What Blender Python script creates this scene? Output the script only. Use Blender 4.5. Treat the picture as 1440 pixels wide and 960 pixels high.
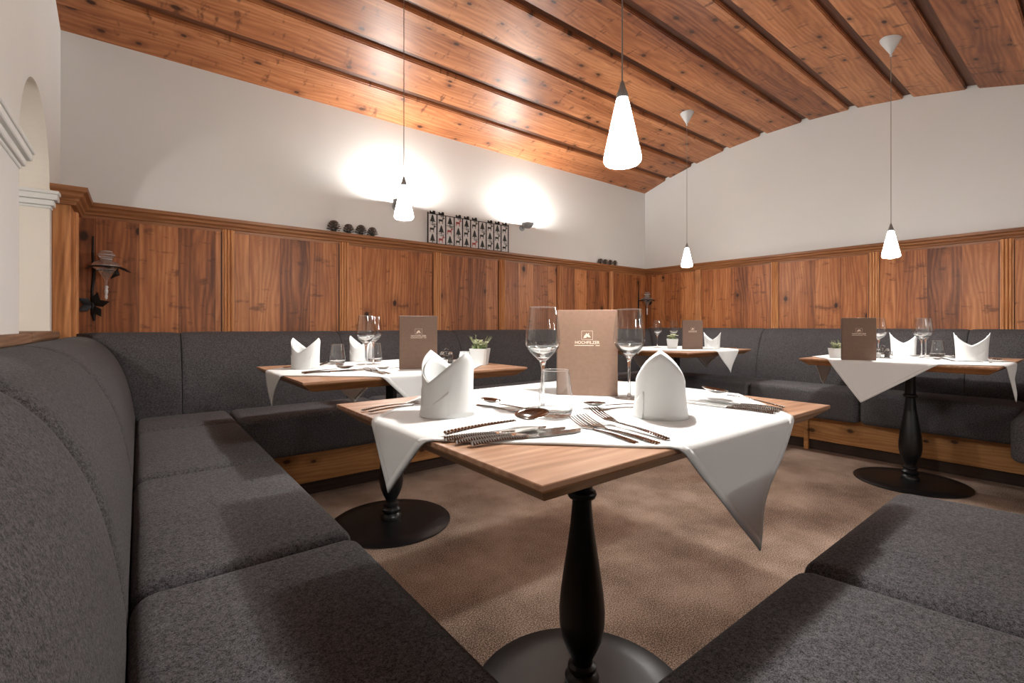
import bpy, bmesh, math, random
from mathutils import Vector, Matrix
R = math.radians
random.seed(7)
S = bpy.context.scene
COL = S.collection
for o in list(bpy.data.objects):
    bpy.data.objects.remove(o)

# ------------------------------------------------------------------ camera, world, exposure
cam_d = bpy.data.cameras.new('camera')
cam = bpy.data.objects.new('camera', cam_d)
COL.objects.link(cam)
YAW = math.atan2(848.0, 667.0)
cam.location = (0, 0, 0.95)
cam.rotation_euler = (R(90), 0, YAW - R(90))
cam_d.sensor_width = 36.0
cam_d.lens = 667.0 / 1440.0 * 36.0
cam_d.shift_y = -22.5 / 1440.0
cam_d.clip_start = 0.02
S.camera = cam

wd = bpy.data.worlds.new('world'); S.world = wd
wd.use_nodes = True
wd.node_tree.nodes['Background'].inputs[0].default_value = (0.9, 0.85, 0.8, 1)
wd.node_tree.nodes['Background'].inputs[1].default_value = 0.05

S.view_settings.view_transform = 'Standard'
S.view_settings.look = 'None'
S.view_settings.gamma = 1.0
S.view_settings.use_curve_mapping = False
S.view_settings.exposure = 0.0
LAMP = 110.0      # radiance of the pendant shades
OPENING = 2100.0   # radiance of the open bottom of a shade, where the bulb shows
SCONCE = 5000.0    # radiance of the small sconce bulbs
LCOL = (1.0, 0.985, 0.945)

# ------------------------------------------------------------------ node helpers
def new_mat(name):
    m = bpy.data.materials.new(name); m.use_nodes = True
    nt = m.node_tree
    b = nt.nodes['Principled BSDF']
    return m, nt, b

def N(nt, typ, **kw):
    n = nt.nodes.new(typ)
    for k, v in kw.items():
        if k in ('op',): n.operation = v
        elif hasattr(n, k): setattr(n, k, v)
    return n

def L(nt, a, b): nt.links.new(a, b)

def math_n(nt, op, a, b=None, c=None):
    n = nt.nodes.new('ShaderNodeMath'); n.operation = op
    for i, v in enumerate((a, b, c)):
        if v is None: continue
        if isinstance(v, (int, float)): n.inputs[i].default_value = v
        else: nt.links.new(v, n.inputs[i])
    return n.outputs[0]

def ramp(nt, fac, stops):
    n = nt.nodes.new('ShaderNodeValToRGB')
    el = n.color_ramp.elements
    while len(el) < len(stops): el.new(0.5)
    for e, (p, c) in zip(el, stops):
        e.position = p; e.color = (c[0], c[1], c[2], 1)
    nt.links.new(fac, n.inputs[0])
    return n.outputs[0]

def mixc(nt, fac, a, b, mode='MIX'):
    n = nt.nodes.new('ShaderNodeMix'); n.data_type = 'RGBA'; n.blend_type = mode
    if isinstance(fac, (int, float)): n.inputs[0].default_value = fac
    else: nt.links.new(fac, n.inputs[0])
    for i, v in ((6, a), (7, b)):
        if isinstance(v, tuple): n.inputs[i].default_value = (v[0], v[1], v[2], 1)
        else: nt.links.new(v, n.inputs[i])
    return n.outputs[2]

def bump(nt, b, h, s=0.3, d=0.002):
    n = nt.nodes.new('ShaderNodeBump'); n.inputs['Strength'].default_value = s
    n.inputs['Distance'].default_value = d
    nt.links.new(h, n.inputs['Height']); nt.links.new(n.outputs[0], b.inputs['Normal'])

def coords(nt):
    tc = nt.nodes.new('ShaderNodeTexCoord')
    sp = nt.nodes.new('ShaderNodeSeparateXYZ'); nt.links.new(tc.outputs['Object'], sp.inputs[0])
    return tc.outputs['Object'], sp.outputs

def comb(nt, x, y, z):
    n = nt.nodes.new('ShaderNodeCombineXYZ')
    for i, v in enumerate((x, y, z)):
        if isinstance(v, (int, float)): n.inputs[i].default_value = v
        else: nt.links.new(v, n.inputs[i])
    return n.outputs[0]

def noise(nt, vec, scale, detail=3, rough=0.55, dist=0.0):
    n = nt.nodes.new('ShaderNodeTexNoise'); n.inputs['Scale'].default_value = scale
    n.inputs['Detail'].default_value = detail; n.inputs['Roughness'].default_value = rough
    n.inputs['Distortion'].default_value = dist
    nt.links.new(vec, n.inputs['Vector'])
    return n.outputs[0]

def plain(name, col, rough=0.5, metal=0.0, spec=0.5, var=0.0, vscale=20, coat=0.0):
    m, nt, b = new_mat(name)
    b.inputs['Roughness'].default_value = rough; b.inputs['Metallic'].default_value = metal
    b.inputs['Specular IOR Level'].default_value = spec
    b.inputs['Coat Weight'].default_value = coat
    if var:
        tc, _ = coords(nt)
        f = noise(nt, tc, vscale, 3)
        c = ramp(nt, f, [(0.3, tuple(x * (1 - var) for x in col)), (0.7, tuple(min(1, x * (1 + var)) for x in col))])
        L(nt, c, b.inputs['Base Color'])
    else:
        b.inputs['Base Color'].default_value = (*col, 1)
    return m

def wood(name, along, across, cols, smudge=0.0, plank=0.0, knots=0.0, grain=1.0, rough=0.5, kscale=3.0, off=0.0, seam=0.02, ring=1.0, kthr=0.045, bumpy=0.15):
    """along/across: 0,1,2 = local axis; cols: dark, mid, light"""
    m, nt, b = new_mat(name)
    tc, o = coords(nt)
    A, C = o[along], o[across]
    third = [i for i in (0, 1, 2) if i not in (along, across)][0]
    T = o[third]
    C2 = math_n(nt, 'ADD', C, off)
    if plank:
        q = math_n(nt, 'DIVIDE', C2, plank)
        pid = math_n(nt, 'FLOOR', q)
        fr = math_n(nt, 'FRACT', q)
        wn = nt.nodes.new('ShaderNodeTexWhiteNoise'); wn.noise_dimensions = '1D'
        L(nt, pid, wn.inputs['W']); pr = wn.outputs['Value']
    else:
        pr = None
    shift = math_n(nt, 'MULTIPLY', pr, 17.3) if pr is not None else 0.0
    A2 = math_n(nt, 'ADD', A, shift) if pr is not None else A
    v = comb(nt, C2, math_n(nt, 'MULTIPLY', A2, 0.10), math_n(nt, 'ADD', math_n(nt, 'MULTIPLY', T, 1.0), shift))
    warp = noise(nt, comb(nt, math_n(nt, 'MULTIPLY', C2, 2.2), math_n(nt, 'MULTIPLY', A2, 0.45), shift), 2.0, 2)
    # flat-sawn rings: distorted bands across the board
    bandv = math_n(nt, 'ADD', math_n(nt, 'MULTIPLY', C2, 95 * ring), math_n(nt, 'MULTIPLY', warp, 17.0))
    rings = math_n(nt, 'ADD', math_n(nt, 'MULTIPLY', math_n(nt, 'SINE', math_n(nt, 'MULTIPLY', bandv, 3.0)), 0.5), 0.5)
    fine = noise(nt, v, 95 * grain, 5, 0.65)
    mid = noise(nt, comb(nt, C2, math_n(nt, 'MULTIPLY', A2, 0.06), shift), 34, 3, 0.6)
    broad = noise(nt, v, 9, 3, 0.55, 0.0)
    f = math_n(nt, 'ADD', math_n(nt, 'MULTIPLY', math_n(nt, 'MULTIPLY', rings, mid), 0.20), math_n(nt, 'ADD', math_n(nt, 'MULTIPLY', math_n(nt, 'ADD', fine, mid), 0.23), math_n(nt, 'MULTIPLY', broad, 0.46)))
    if pr is not None:
        f = math_n(nt, 'ADD', f, math_n(nt, 'MULTIPLY', math_n(nt, 'SUBTRACT', pr, 0.5), 0.24))
    c = ramp(nt, f, [(0.30, cols[0]), (0.52, cols[1]), (0.76, cols[2])])
    if knots:
        kv = comb(nt, math_n(nt, 'ADD', C2, math_n(nt, 'MULTIPLY', warp, 0.05)), math_n(nt, 'MULTIPLY', A2, 0.62), shift)
        vo = nt.nodes.new('ShaderNodeTexVoronoi'); vo.inputs['Scale'].default_value = kscale
        vo.voronoi_dimensions = '2D'
        L(nt, kv, vo.inputs['Vector'])
        rd = nt.nodes.new('ShaderNodeSeparateColor'); L(nt, vo.outputs['Color'], rd.inputs[0])
        keep = math_n(nt, 'LESS_THAN', rd.outputs[0], knots)
        size = math_n(nt, 'ADD', math_n(nt, 'MULTIPLY', rd.outputs[1], 0.05), kthr)
        dd = math_n(nt, 'DIVIDE', vo.outputs['Distance'], size)
        core = math_n(nt, 'MULTIPLY', keep, math_n(nt, 'SUBTRACT', 1.0, math_n(nt, 'SMOOTH_MIN', dd, 1.0, 0.1)))
        halo = math_n(nt, 'MULTIPLY', keep, math_n(nt, 'MAXIMUM', 0.0, math_n(nt, 'SUBTRACT', 1.0, math_n(nt, 'DIVIDE', dd, 3.2))))
        kn = noise(nt, tc, 60, 2)
        halo = math_n(nt, 'MULTIPLY', halo, kn)
        c = mixc(nt, math_n(nt, 'MINIMUM', 1.0, math_n(nt, 'MULTIPLY', halo, 1.3)), c, tuple(x * 0.6 for x in cols[0]))
        c = mixc(nt, math_n(nt, 'MINIMUM', 1.0, math_n(nt, 'MULTIPLY', math_n(nt, 'MAXIMUM', core, 0.0), 2.2)), c, tuple(x * 0.28 for x in cols[0]))
    if smudge:
        sm = noise(nt, comb(nt, math_n(nt, 'MULTIPLY', C2, 9.0), math_n(nt, 'MULTIPLY', A2, 19.0), shift), 1.0, 3, 0.6)
        sf = math_n(nt, 'MINIMUM', 1.0, math_n(nt, 'MAXIMUM', 0.0, math_n(nt, 'MULTIPLY', math_n(nt, 'SUBTRACT', sm, 0.60), 9.0)))
        sb = noise(nt, comb(nt, math_n(nt, 'MULTIPLY', C2, 5.0), math_n(nt, 'MULTIPLY', A2, 1.6), shift), 1.0, 2, 0.5)
        sf2 = math_n(nt, 'MINIMUM', 1.0, math_n(nt, 'MAXIMUM', 0.0, math_n(nt, 'MULTIPLY', math_n(nt, 'SUBTRACT', sb, 0.50), 3.0)))
        c = mixc(nt, math_n(nt, 'MULTIPLY', sf2, smudge * 0.55), c, tuple(x * 0.9 for x in cols[0]))
        c = mixc(nt, math_n(nt, 'MULTIPLY', sf, smudge), c, tuple(x * 0.45 for x in cols[0]))
    if plank and seam:
        e = math_n(nt, 'MINIMUM', fr, math_n(nt, 'SUBTRACT', 1.0, fr))
        s = math_n(nt, 'LESS_THAN', e, seam / 2 / plank * 0.1)
        c = mixc(nt, math_n(nt, 'MULTIPLY', s, 0.6), c, tuple(x * 0.35 for x in cols[0]))
    L(nt, c, b.inputs['Base Color'])
    b.inputs['Roughness'].default_value = rough
    b.inputs['Specular IOR Level'].default_value = 0.35
    bump(nt, b, fine, bumpy, 0.001)
    return m

def fabric_mat(name, dark, light, sc=520):
    m, nt, b = new_mat(name)
    tc, _ = coords(nt)
    n1 = noise(nt, tc, sc, 2, 0.75)
    n2 = noise(nt, tc, sc * 0.33, 2, 0.6)
    n3 = noise(nt, tc, 6, 2)
    f = math_n(nt, 'ADD', math_n(nt, 'MULTIPLY', n1, 0.65), math_n(nt, 'MULTIPLY', n2, 0.35))
    c = ramp(nt, f, [(0.36, dark), (0.50, tuple((a + 2 * b_) / 3 * 0.72 for a, b_ in zip(dark, light))), (0.64, light)])
    c = mixc(nt, math_n(nt, 'MULTIPLY', n3, 0.25), c, dark)
    L(nt, c, b.inputs['Base Color'])
    b.inputs['Roughness'].default_value = 0.95
    b.inputs['Specular IOR Level'].default_value = 0.15
    b.inputs['Sheen Weight'].default_value = 0.04
    b.inputs['Sheen Roughness'].default_value = 0.5
    bump(nt, b, n3, 0.1, 0.002)
    return m

def carpet_mat():
    m, nt, b = new_mat('carpet')
    tc, _ = coords(nt)
    n1 = noise(nt, tc, 230, 4, 0.8); n2 = noise(nt, tc, 3.0, 3, 0.6)
    f = math_n(nt, 'ADD', math_n(nt, 'MULTIPLY', n1, 0.8), math_n(nt, 'MULTIPLY', n2, 0.2))
    c = ramp(nt, f, [(0.42, (0.085, 0.058, 0.043)), (0.50, (0.31, 0.220, 0.165)), (0.58, (0.66, 0.51, 0.41))])
    L(nt, c, b.inputs['Base Color'])
    b.inputs['Roughness'].default_value = 1.0; b.inputs['Specular IOR Level'].default_value = 0.1
    bump(nt, b, n1, 0.35, 0.002)
    return m

def plaster_mat(name, col):
    m, nt, b = new_mat(name)
    tc, _ = coords(nt)
    n1 = noise(nt, tc, 1.6, 4, 0.6); n2 = noise(nt, tc, 38, 4, 0.6)
    c = ramp(nt, n1, [(0.3, tuple(x * 0.96 for x in col)), (0.7, col)])
    L(nt, c, b.inputs['Base Color'])
    b.inputs['Roughness'].default_value = 0.92; b.inputs['Specular IOR Level'].default_value = 0.2
    bump(nt, b, n2, 0.25, 0.002)
    return m

def linen_mat():
    m, nt, b = new_mat('white_linen')
    tc, o = coords(nt)
    n2 = noise(nt, tc, 14, 3, 0.6)
    wv = math_n(nt, 'MULTIPLY', math_n(nt, 'SINE', math_n(nt, 'MULTIPLY', o[0], 2600)), math_n(nt, 'SINE', math_n(nt, 'MULTIPLY', o[1], 2600)))
    b.inputs['Base Color'].default_value = (0.76, 0.765, 0.755, 1)
    b.inputs['Roughness'].default_value = 0.85; b.inputs['Specular IOR Level'].default_value = 0.2
    b.inputs['Sheen Weight'].default_value = 0.1
    bump(nt, b, math_n(nt, 'ADD', n2, math_n(nt, 'MULTIPLY', wv, 0.05)), 0.25, 0.004)
    return m

def thin_glass_mat():
    # a thin-walled pane of glass: mirror by Fresnel, otherwise straight through
    m = bpy.data.materials.new('thin_glass'); m.use_nodes = True
    nt = m.node_tree; nt.nodes.clear()
    out = nt.nodes.new('ShaderNodeOutputMaterial')
    mx = nt.nodes.new('ShaderNodeMixShader')
    tr = nt.nodes.new('ShaderNodeBsdfTransparent'); tr.inputs[0].default_value = (0.95, 0.955, 0.955, 1)
    gl = nt.nodes.new('ShaderNodeBsdfGlossy'); gl.inputs['Roughness'].default_value = 0.02
    lw = nt.nodes.new('ShaderNodeLayerWeight'); lw.inputs['Blend'].default_value = 0.35
    f = math_n(nt, 'MULTIPLY', math_n(nt, 'POWER', lw.outputs['Facing'], 1.7), 0.95)
    f = math_n(nt, 'MINIMUM', 1.0, math_n(nt, 'ADD', f, 0.08))
    L(nt, f, mx.inputs[0]); L(nt, tr.outputs[0], mx.inputs[1]); L(nt, gl.outputs[0], mx.inputs[2])
    L(nt, mx.outputs[0], out.inputs[0])
    return m

def glass_mat():
    m, nt, b = new_mat('solid_glass')
    b.inputs['Transmission Weight'].default_value = 1.0
    b.inputs['Roughness'].default_value = 0.0
    b.inputs['IOR'].default_value = 1.5
    b.inputs['Base Color'].default_value = (0.98, 0.99, 0.99, 1)
    return m

def emit_mat(name, col, s):
    m, nt, b = new_mat(name)
    b.inputs['Base Color'].default_value = (0.9, 0.9, 0.9, 1)
    b.inputs['Emission Color'].default_value = (*col, 1)
    b.inputs['Emission Strength'].default_value = s
    return m

PL = ((0.115, 0.034, 0.011), (0.33, 0.112, 0.037), (0.56, 0.235, 0.088))
M = {}
M['plaster'] = plaster_mat('white_plaster', (0.71, 0.70, 0.672))
M['cream'] = plaster_mat('cream_plaster', (0.76, 0.70, 0.62))
M['carpet'] = carpet_mat()
M['ceil'] = wood('pine_ceiling', 0, 1, ((0.155, 0.043, 0.015), (0.345, 0.122, 0.045), (0.55, 0.24, 0.105)), plank=0.3643, knots=0.50, kscale=6.2, off=0.0, seam=0.0, rough=0.42, kthr=0.065, smudge=0.75, ring=0.7)
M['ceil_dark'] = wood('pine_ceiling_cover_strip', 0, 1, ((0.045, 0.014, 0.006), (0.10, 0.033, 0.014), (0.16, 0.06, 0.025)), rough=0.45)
M['panel_x'] = wood('old_spruce_panel', 2, 0, PL, smudge=0.6, ring=0.8, plank=0.185, knots=0.33, kscale=4.6, seam=0.03, rough=0.5, kthr=0.06)
M['panel_y'] = wood('old_spruce_panel_side', 2, 1, PL, smudge=0.6, ring=0.8, plank=0.19, knots=0.33, kscale=4.6, seam=0.03, rough=0.5, off=0.07, kthr=0.06)
M['trim_x'] = wood('spruce_moulding', 0, 2, ((0.12, 0.042, 0.015), (0.27, 0.105, 0.038), (0.40, 0.18, 0.075)), rough=0.45)
M['trim_y'] = wood('spruce_moulding_side', 1, 2, ((0.12, 0.042, 0.015), (0.27, 0.105, 0.038), (0.40, 0.18, 0.075)), rough=0.45)
M['trim_z'] = wood('spruce_post', 2, 0, ((0.26, 0.09, 0.03), (0.52, 0.22, 0.08), (0.70, 0.36, 0.15)), rough=0.45, grain=0.7)
M['base_x'] = wood('spruce_bench_front', 0, 2, ((0.28, 0.115, 0.036), (0.50, 0.235, 0.080), (0.66, 0.36, 0.14)), knots=0.6, kscale=6.5, rough=0.5, smudge=0.4, kthr=0.07)
M['base_y'] = wood('spruce_bench_front_side', 1, 2, ((0.28, 0.115, 0.036), (0.50, 0.235, 0.080), (0.66, 0.36, 0.14)), knots=0.6, kscale=6.5, rough=0.5, smudge=0.4, kthr=0.07)
M['kick'] = wood('dark_plinth', 0, 2, ((0.02, 0.010, 0.007), (0.045, 0.024, 0.016), (0.07, 0.04, 0.026)), rough=0.7)
M['oak'] = wood('oak_top', 0, 1, ((0.22, 0.10, 0.050), (0.42, 0.225, 0.130), (0.60, 0.37, 0.245)), grain=1.0, rough=0.38, ring=0.8)
M['oak_edge'] = wood('oak_edge', 0, 2, ((0.16, 0.062, 0.018), (0.31, 0.135, 0.045), (0.45, 0.23, 0.09)), rough=0.4)
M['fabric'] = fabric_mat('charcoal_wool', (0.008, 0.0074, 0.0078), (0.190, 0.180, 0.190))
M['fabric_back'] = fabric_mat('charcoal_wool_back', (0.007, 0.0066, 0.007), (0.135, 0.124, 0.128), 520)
M['linen'] = linen_mat()
M['black'] = plain('black_cast_iron', (0.007, 0.007, 0.008), rough=0.36, spec=0.5)
M['iron'] = plain('wrought_iron', (0.016, 0.014, 0.014), rough=0.55, metal=0.6, var=0.3, vscale=60)
M['steel'] = plain('cutlery_steel', (0.42, 0.405, 0.39), rough=0.10, metal=1.0)
M['nickel'] = plain('brushed_nickel', (0.46, 0.47, 0.48), rough=0.4, metal=0.9)
M['canopy'] = plain('pale_grey_plastic', (0.60, 0.62, 0.62), rough=0.35)
_m, _nt, _b = new_mat('cut_glass'); _b.inputs['Base Color'].default_value = (0.85, 0.85, 0.85, 1)
_b.inputs['Transmission Weight'].default_value = 0.55; _b.inputs['Roughness'].default_value = 0.18
M['cut'] = _m
_m, _nt, _b = new_mat('hand_blown_glass'); _b.inputs['Base Color'].default_value = (0.95, 0.95, 0.95, 1)
_b.inputs['Transmission Weight'].default_value = 0.90; _b.inputs['Roughness'].default_value = 0.06; _b.inputs['IOR'].default_value = 1.18
_b.inputs['Coat Weight'].default_value = 1.0
M['clear'] = _m
M['greymetal'] = plain('grey_metal', (0.33, 0.34, 0.34), rough=0.5, metal=0.4)
M['menu'] = plain('taupe_leatherette', (0.19, 0.110, 0.074), rough=0.5, spec=0.5, var=0.08, vscale=90)
M['menu_edge'] = plain('menu_edge', (0.08, 0.05, 0.035), rough=0.6)
M['menu_page'] = plain('menu_pages', (0.72, 0.68, 0.62), rough=0.8)
M['foil'] = plain('champagne_foil', (0.86, 0.70, 0.58), rough=0.5, metal=0.1)
M['glass'] = glass_mat()
M['thin'] = thin_glass_mat()
M['ceramic'] = plain('white_ceramic', (0.76, 0.77, 0.76), rough=0.35, spec=0.5)
M['leaf'] = plain('pale_leaves', (0.30, 0.34, 0.17), rough=0.6, var=0.4, vscale=40)
M['leafd'] = plain('moss', (0.07, 0.12, 0.03), rough=0.8, var=0.4, vscale=60)
M['flower'] = plain('cream_blossom', (0.66, 0.68, 0.46), rough=0.7, var=0.2, vscale=50)
M['cone'] = plain('pine_cone_scales', (0.15, 0.11, 0.09), rough=0.7, var=0.7, vscale=60)
M['card'] = plain('white_cards', (0.62, 0.60, 0.58), rough=0.7)
M['print_dark'] = plain('dark_print', (0.03, 0.035, 0.03), rough=0.8, var=0.4, vscale=120)
M['print_red'] = plain('red_print', (0.33, 0.07, 0.06), rough=0.8, var=0.3, vscale=120)
M['cord'] = plain('steel_cord', (0.32, 0.29, 0.26), rough=0.4, metal=0.6)
M['sill'] = wood('worn_red_wood', 1, 2, ((0.09, 0.04, 0.02), (0.22, 0.12, 0.07), (0.36, 0.22, 0.14)), rough=0.6)
M['shade'] = emit_mat('glowing_opal_glass', LCOL, LAMP)
M['opening'] = emit_mat('glowing_lamp_opening', LCOL, OPENING)
M['bulb'] = emit_mat('glowing_bulb', LCOL, SCONCE)
M['pepper'] = plain('ground_pepper', (0.05, 0.035, 0.025), rough=0.9, var=0.5, vscale=300)
M['salt'] = plain('salt', (0.8, 0.8, 0.8), rough=0.9)

# ------------------------------------------------------------------ object helpers
def link_mesh(name, bm, mat, parent=None, smooth=False, loc=None, rot=None, autos=None):
    bmesh.ops.recalc_face_normals(bm, faces=bm.faces)
    me = bpy.data.meshes.new(name); bm.to_mesh(me); bm.free()
    mats = mat if isinstance(mat, (list, tuple)) else [mat]
    for m_ in mats: me.materials.append(m_)
    if smooth:
        me.polygons.foreach_set('use_smooth', [True] * len(me.polygons))
        if autos:
            me.set_sharp_from_angle(angle=R(autos))
    o = bpy.data.objects.new(name, me); COL.objects.link(o)
    if parent is not None: o.parent = parent
    if loc: o.location = loc
    if rot: o.rotation_euler = rot
    return o

def thing(name, label, cat, loc=(0, 0, 0), rz=0.0, group=None, kind=None):
    o = bpy.data.objects.new(name, None); COL.objects.link(o)
    o.empty_display_size = 0.05
    o.location = loc; o.rotation_euler = (0, 0, rz)
    if label: o['label'] = label
    if cat: o['category'] = cat
    if group: o['group'] = group
    if kind: o['kind'] = kind
    return o

def tag(o, label, cat, group=None):
    o['label'] = label; o['category'] = cat
    if group: o['group'] = group
    return o

def kids(o):
    return [c for c in bpy.data.objects if c.parent == o]

def dup(src, label, loc, rz=0.0, group=None, rot=None, scale=None):
    r = src.copy(); COL.objects.link(r)
    r.location = loc; r.rotation_euler = rot if rot else (0, 0, rz)
    if scale: r.scale = (scale,) * 3 if isinstance(scale, (int, float)) else scale
    r['label'] = label
    if group: r['group'] = group
    for ch in kids(src):
        c = ch.copy(); COL.objects.link(c); c.parent = r
        for g in kids(ch):
            d = g.copy(); COL.objects.link(d); d.parent = c
    return r

def struct(o):
    o['kind'] = 'structure'; return o

def box(bm, x0, x1, y0, y1, z0, z1, bev=0.0, seg=2):
    v = [bm.verts.new((x, y, z)) for z in (z0, z1) for x, y in ((x0, y0), (x1, y0), (x1, y1), (x0, y1))]
    f = [bm.faces.new([v[i] for i in q]) for q in ((3, 2, 1, 0), (4, 5, 6, 7), (0, 1, 5, 4), (1, 2, 6, 5), (2, 3, 7, 6), (3, 0, 4, 7))]
    if bev:
        ed = list({e for q in f for e in q.edges})
        bmesh.ops.bevel(bm, geom=ed, offset=bev, segments=seg, affect='EDGES', profile=0.5)
    return v

def prism(bm, pts, z0, z1, bev=0.0, seg=2):
    lo = [bm.verts.new((x, y, z0)) for x, y in pts]; hi = [bm.verts.new((x, y, z1)) for x, y in pts]
    n = len(pts); f = [bm.faces.new(lo[::-1]), bm.faces.new(hi)]
    for i in range(n): f.append(bm.faces.new((lo[i], lo[(i + 1) % n], hi[(i + 1) % n], hi[i])))
    if bev:
        ed = list({e for q in f for e in q.edges})
        bmesh.ops.bevel(bm, geom=ed, offset=bev, segments=seg, affect='EDGES', profile=0.5)

def lathe(bm, prof, n=32, c=(0, 0, 0), cap0=True, cap1=True, sx=1.0, sy=1.0):
    rings = []
    for r, z in prof:
        rings.append([bm.verts.new((c[0] + sx * r * math.cos(2 * math.pi * k / n), c[1] + sy * r * math.sin(2 * math.pi * k / n), c[2] + z)) for k in range(n)])
    for a, b in zip(rings, rings[1:]):
        for k in range(n):
            bm.faces.new((a[k], a[(k + 1) % n], b[(k + 1) % n], b[k]))
    if cap0: bm.faces.new(rings[0][::-1])
    if cap1: bm.faces.new(rings[-1])

def tube(bm, pts, rad, n=8, caps=True):
    pts = [Vector(p) for p in pts]
    rads = rad if isinstance(rad, (list, tuple)) else [rad] * len(pts)
    rings = []; up = Vector((0, 0, 1))
    for i, p in enumerate(pts):
        t = (pts[min(i + 1, len(pts) - 1)] - pts[max(i - 1, 0)]).normalized()
        ref = up if abs(t.dot(up)) < 0.95 else Vector((1, 0, 0))
        a = t.cross(ref).normalized(); b = t.cross(a)
        rings.append([bm.verts.new(p + rads[i] * (math.cos(2 * math.pi * k / n) * a + math.sin(2 * math.pi * k / n) * b)) for k in range(n)])
    for a, b in zip(rings, rings[1:]):
        for k in range(n): bm.faces.new((a[k], a[(k + 1) % n], b[(k + 1) % n], b[k]))
    if caps:
        bm.faces.new(rings[0][::-1]); bm.faces.new(rings[-1])

def extr(bm, prof, axis, t0, t1, m0=0.0, m1=0.0, org=(0, 0), sgn=1.0):
    """extrude an open/closed (p,z) profile; p measured away from the wall/front line; mitred ends"""
    rows = []
    for t, m in ((t0, m0), (t1, m1)):
        row = []
        for p, z in prof:
            tt = t + m * p
            q = org[0] + sgn * p
            row.append(bm.verts.new((tt, q, z) if axis == 'x' else (q, tt, z)))
        rows.append(row)
    n = len(prof)
    for k in range(n): bm.faces.new((rows[0][k], rows[0][(k + 1) % n], rows[1][(k + 1) % n], rows[1][k]))
    bm.faces.new(rows[0]); bm.faces.new(rows[1][::-1])

# ------------------------------------------------------------------ room dimensions
XL, XR, YB, YF = -0.326, 4.72, 3.45, -2.9     # left, right, back wall faces, and the wall behind the camera
def zc(y):
    return 2.79 - (y - 1.8) ** 2 / 9.9 if y > -0.2 else 2.386

# floor
bm = bmesh.new(); box(bm, -1.7, XR + 0.1, YF - 0.1, YB + 0.1, -0.06, 0.0)
struct(link_mesh('floor', bm, M['carpet']))

# walls
bm = bmesh.new(); box(bm, -1.75, XR + 0.15, YB, YB + 0.12, 0, 3.0)
struct(link_mesh('wall_back', bm, M['plaster']))
bm = bmesh.new(); box(bm, XR, XR + 0.12, YF - 0.1, YB, 0, 3.0)
struct(link_mesh('wall_right', bm, M['plaster']))
bm = bmesh.new(); box(bm, -1.75, XR + 0.12, YF - 0.12, YF, 0, 3.0)
struct(link_mesh('wall_front', bm, M['plaster']))
bm = bmesh.new(); box(bm, -1.82, -1.7, YF, YB, 0, 3.0)
struct(link_mesh('wall_corridor', bm, M['cream']))

# left wall: an arcade on a low wall
TH = 0.30; SILL = 0.893; SPR = 1.57
ARCH = [(0.90, 1.617), (2.343, 3.06)]
bm = bmesh.new()
def quad(*p): bm.faces.new([bm.verts.new(q) for q in p])
x0, x1 = XL, XL - TH
ys = [YF] + [y for a in ARCH for y in a] + [YB]
for i in range(0, len(ys), 2):                 # piers
    a, b = ys[i], ys[i + 1]
    for x in (x0, x1): quad((x, a, 0), (x, b, 0), (x, b, 3.0), (x, a, 3.0))
for a, b in ARCH:
    c, r = (a + b) / 2, (b - a) / 2
    for x in (x0, x1): quad((x, a, 0), (x, b, 0), (x, b, SILL), (x, a, SILL))
    quad((x0, a, SILL), (x0, b, SILL), (x1, b, SILL), (x1, a, SILL))
    for y in (a, b): quad((x0, y, SILL), (x1, y, SILL), (x1, y, SPR), (x0, y, SPR))
    n = 40
    P = [(c - r * math.cos(math.pi * k / n), SPR + r * math.sin(math.pi * k / n)) for k in range(n + 1)]
    for (ya, za), (yb, zb) in zip(P, P[1:]):
        for x in (x0, x1): quad((x, ya, za), (x, yb, zb), (x, yb, 3.0), (x, ya, 3.0))
        quad((x0, ya, za), (x0, yb, zb), (x1, yb, zb), (x1, ya, za))
bmesh.ops.remove_doubles(bm, verts=bm.verts, dist=1e-5)
wl = struct(link_mesh('wall_left', bm, M['cream']))
wl.data.materials.clear(); wl.data.materials.append(M['plaster']); wl.data.materials.append(M['cream'])
for p in wl.data.polygons:
    if XL - TH + 0.01 < p.center.x < XL - 0.01: p.material_index = 1

# imposts of the arcade (stepped white stone moulding round each jamb)
def impost(a, b, last=False):
    bm = bmesh.new()
    for e, za, zb in ((0.006, 1.492, 1.505), (0.016, 1.505, 1.530), (0.030, 1.530, 1.556), (0.036, 1.556, 1.572)):
        box(bm, XL - TH - e, XL + e, a - e, b + (0 if last else e), za, zb, 0.003, 1)
    return struct(link_mesh('trim_%d' % impost.n, bm, M['plaster'], smooth=False))
impost.n = 1
impost(1.617, 2.343); impost.n = 2
impost(3.06, 3.11, True)
# worn wooden ledge on the low wall, with the boarding under it
bm = bmesh.new(); box(bm, XL - TH - 0.02, XL + 0.035, 2.36, 3.045, SILL, SILL + 0.032, 0.006, 2)
box(bm, XL + 0.002, XL + 0.03, YF + 0.02, 3.11, SILL - 0.006, SILL + 0.03, 0.006, 2)
ledge = struct(link_mesh('trim_3', bm, M['sill']))
bm = bmesh.new()
y = YF + 0.05
while y < 3.08:
    box(bm, XL + 0.001, XL + 0.022, y, min(y + 0.105, 3.09), 0.30, SILL - 0.008, 0.003, 1); y += 0.11
boarding = struct(link_mesh('trim_4', bm, M['sill']))

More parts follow.
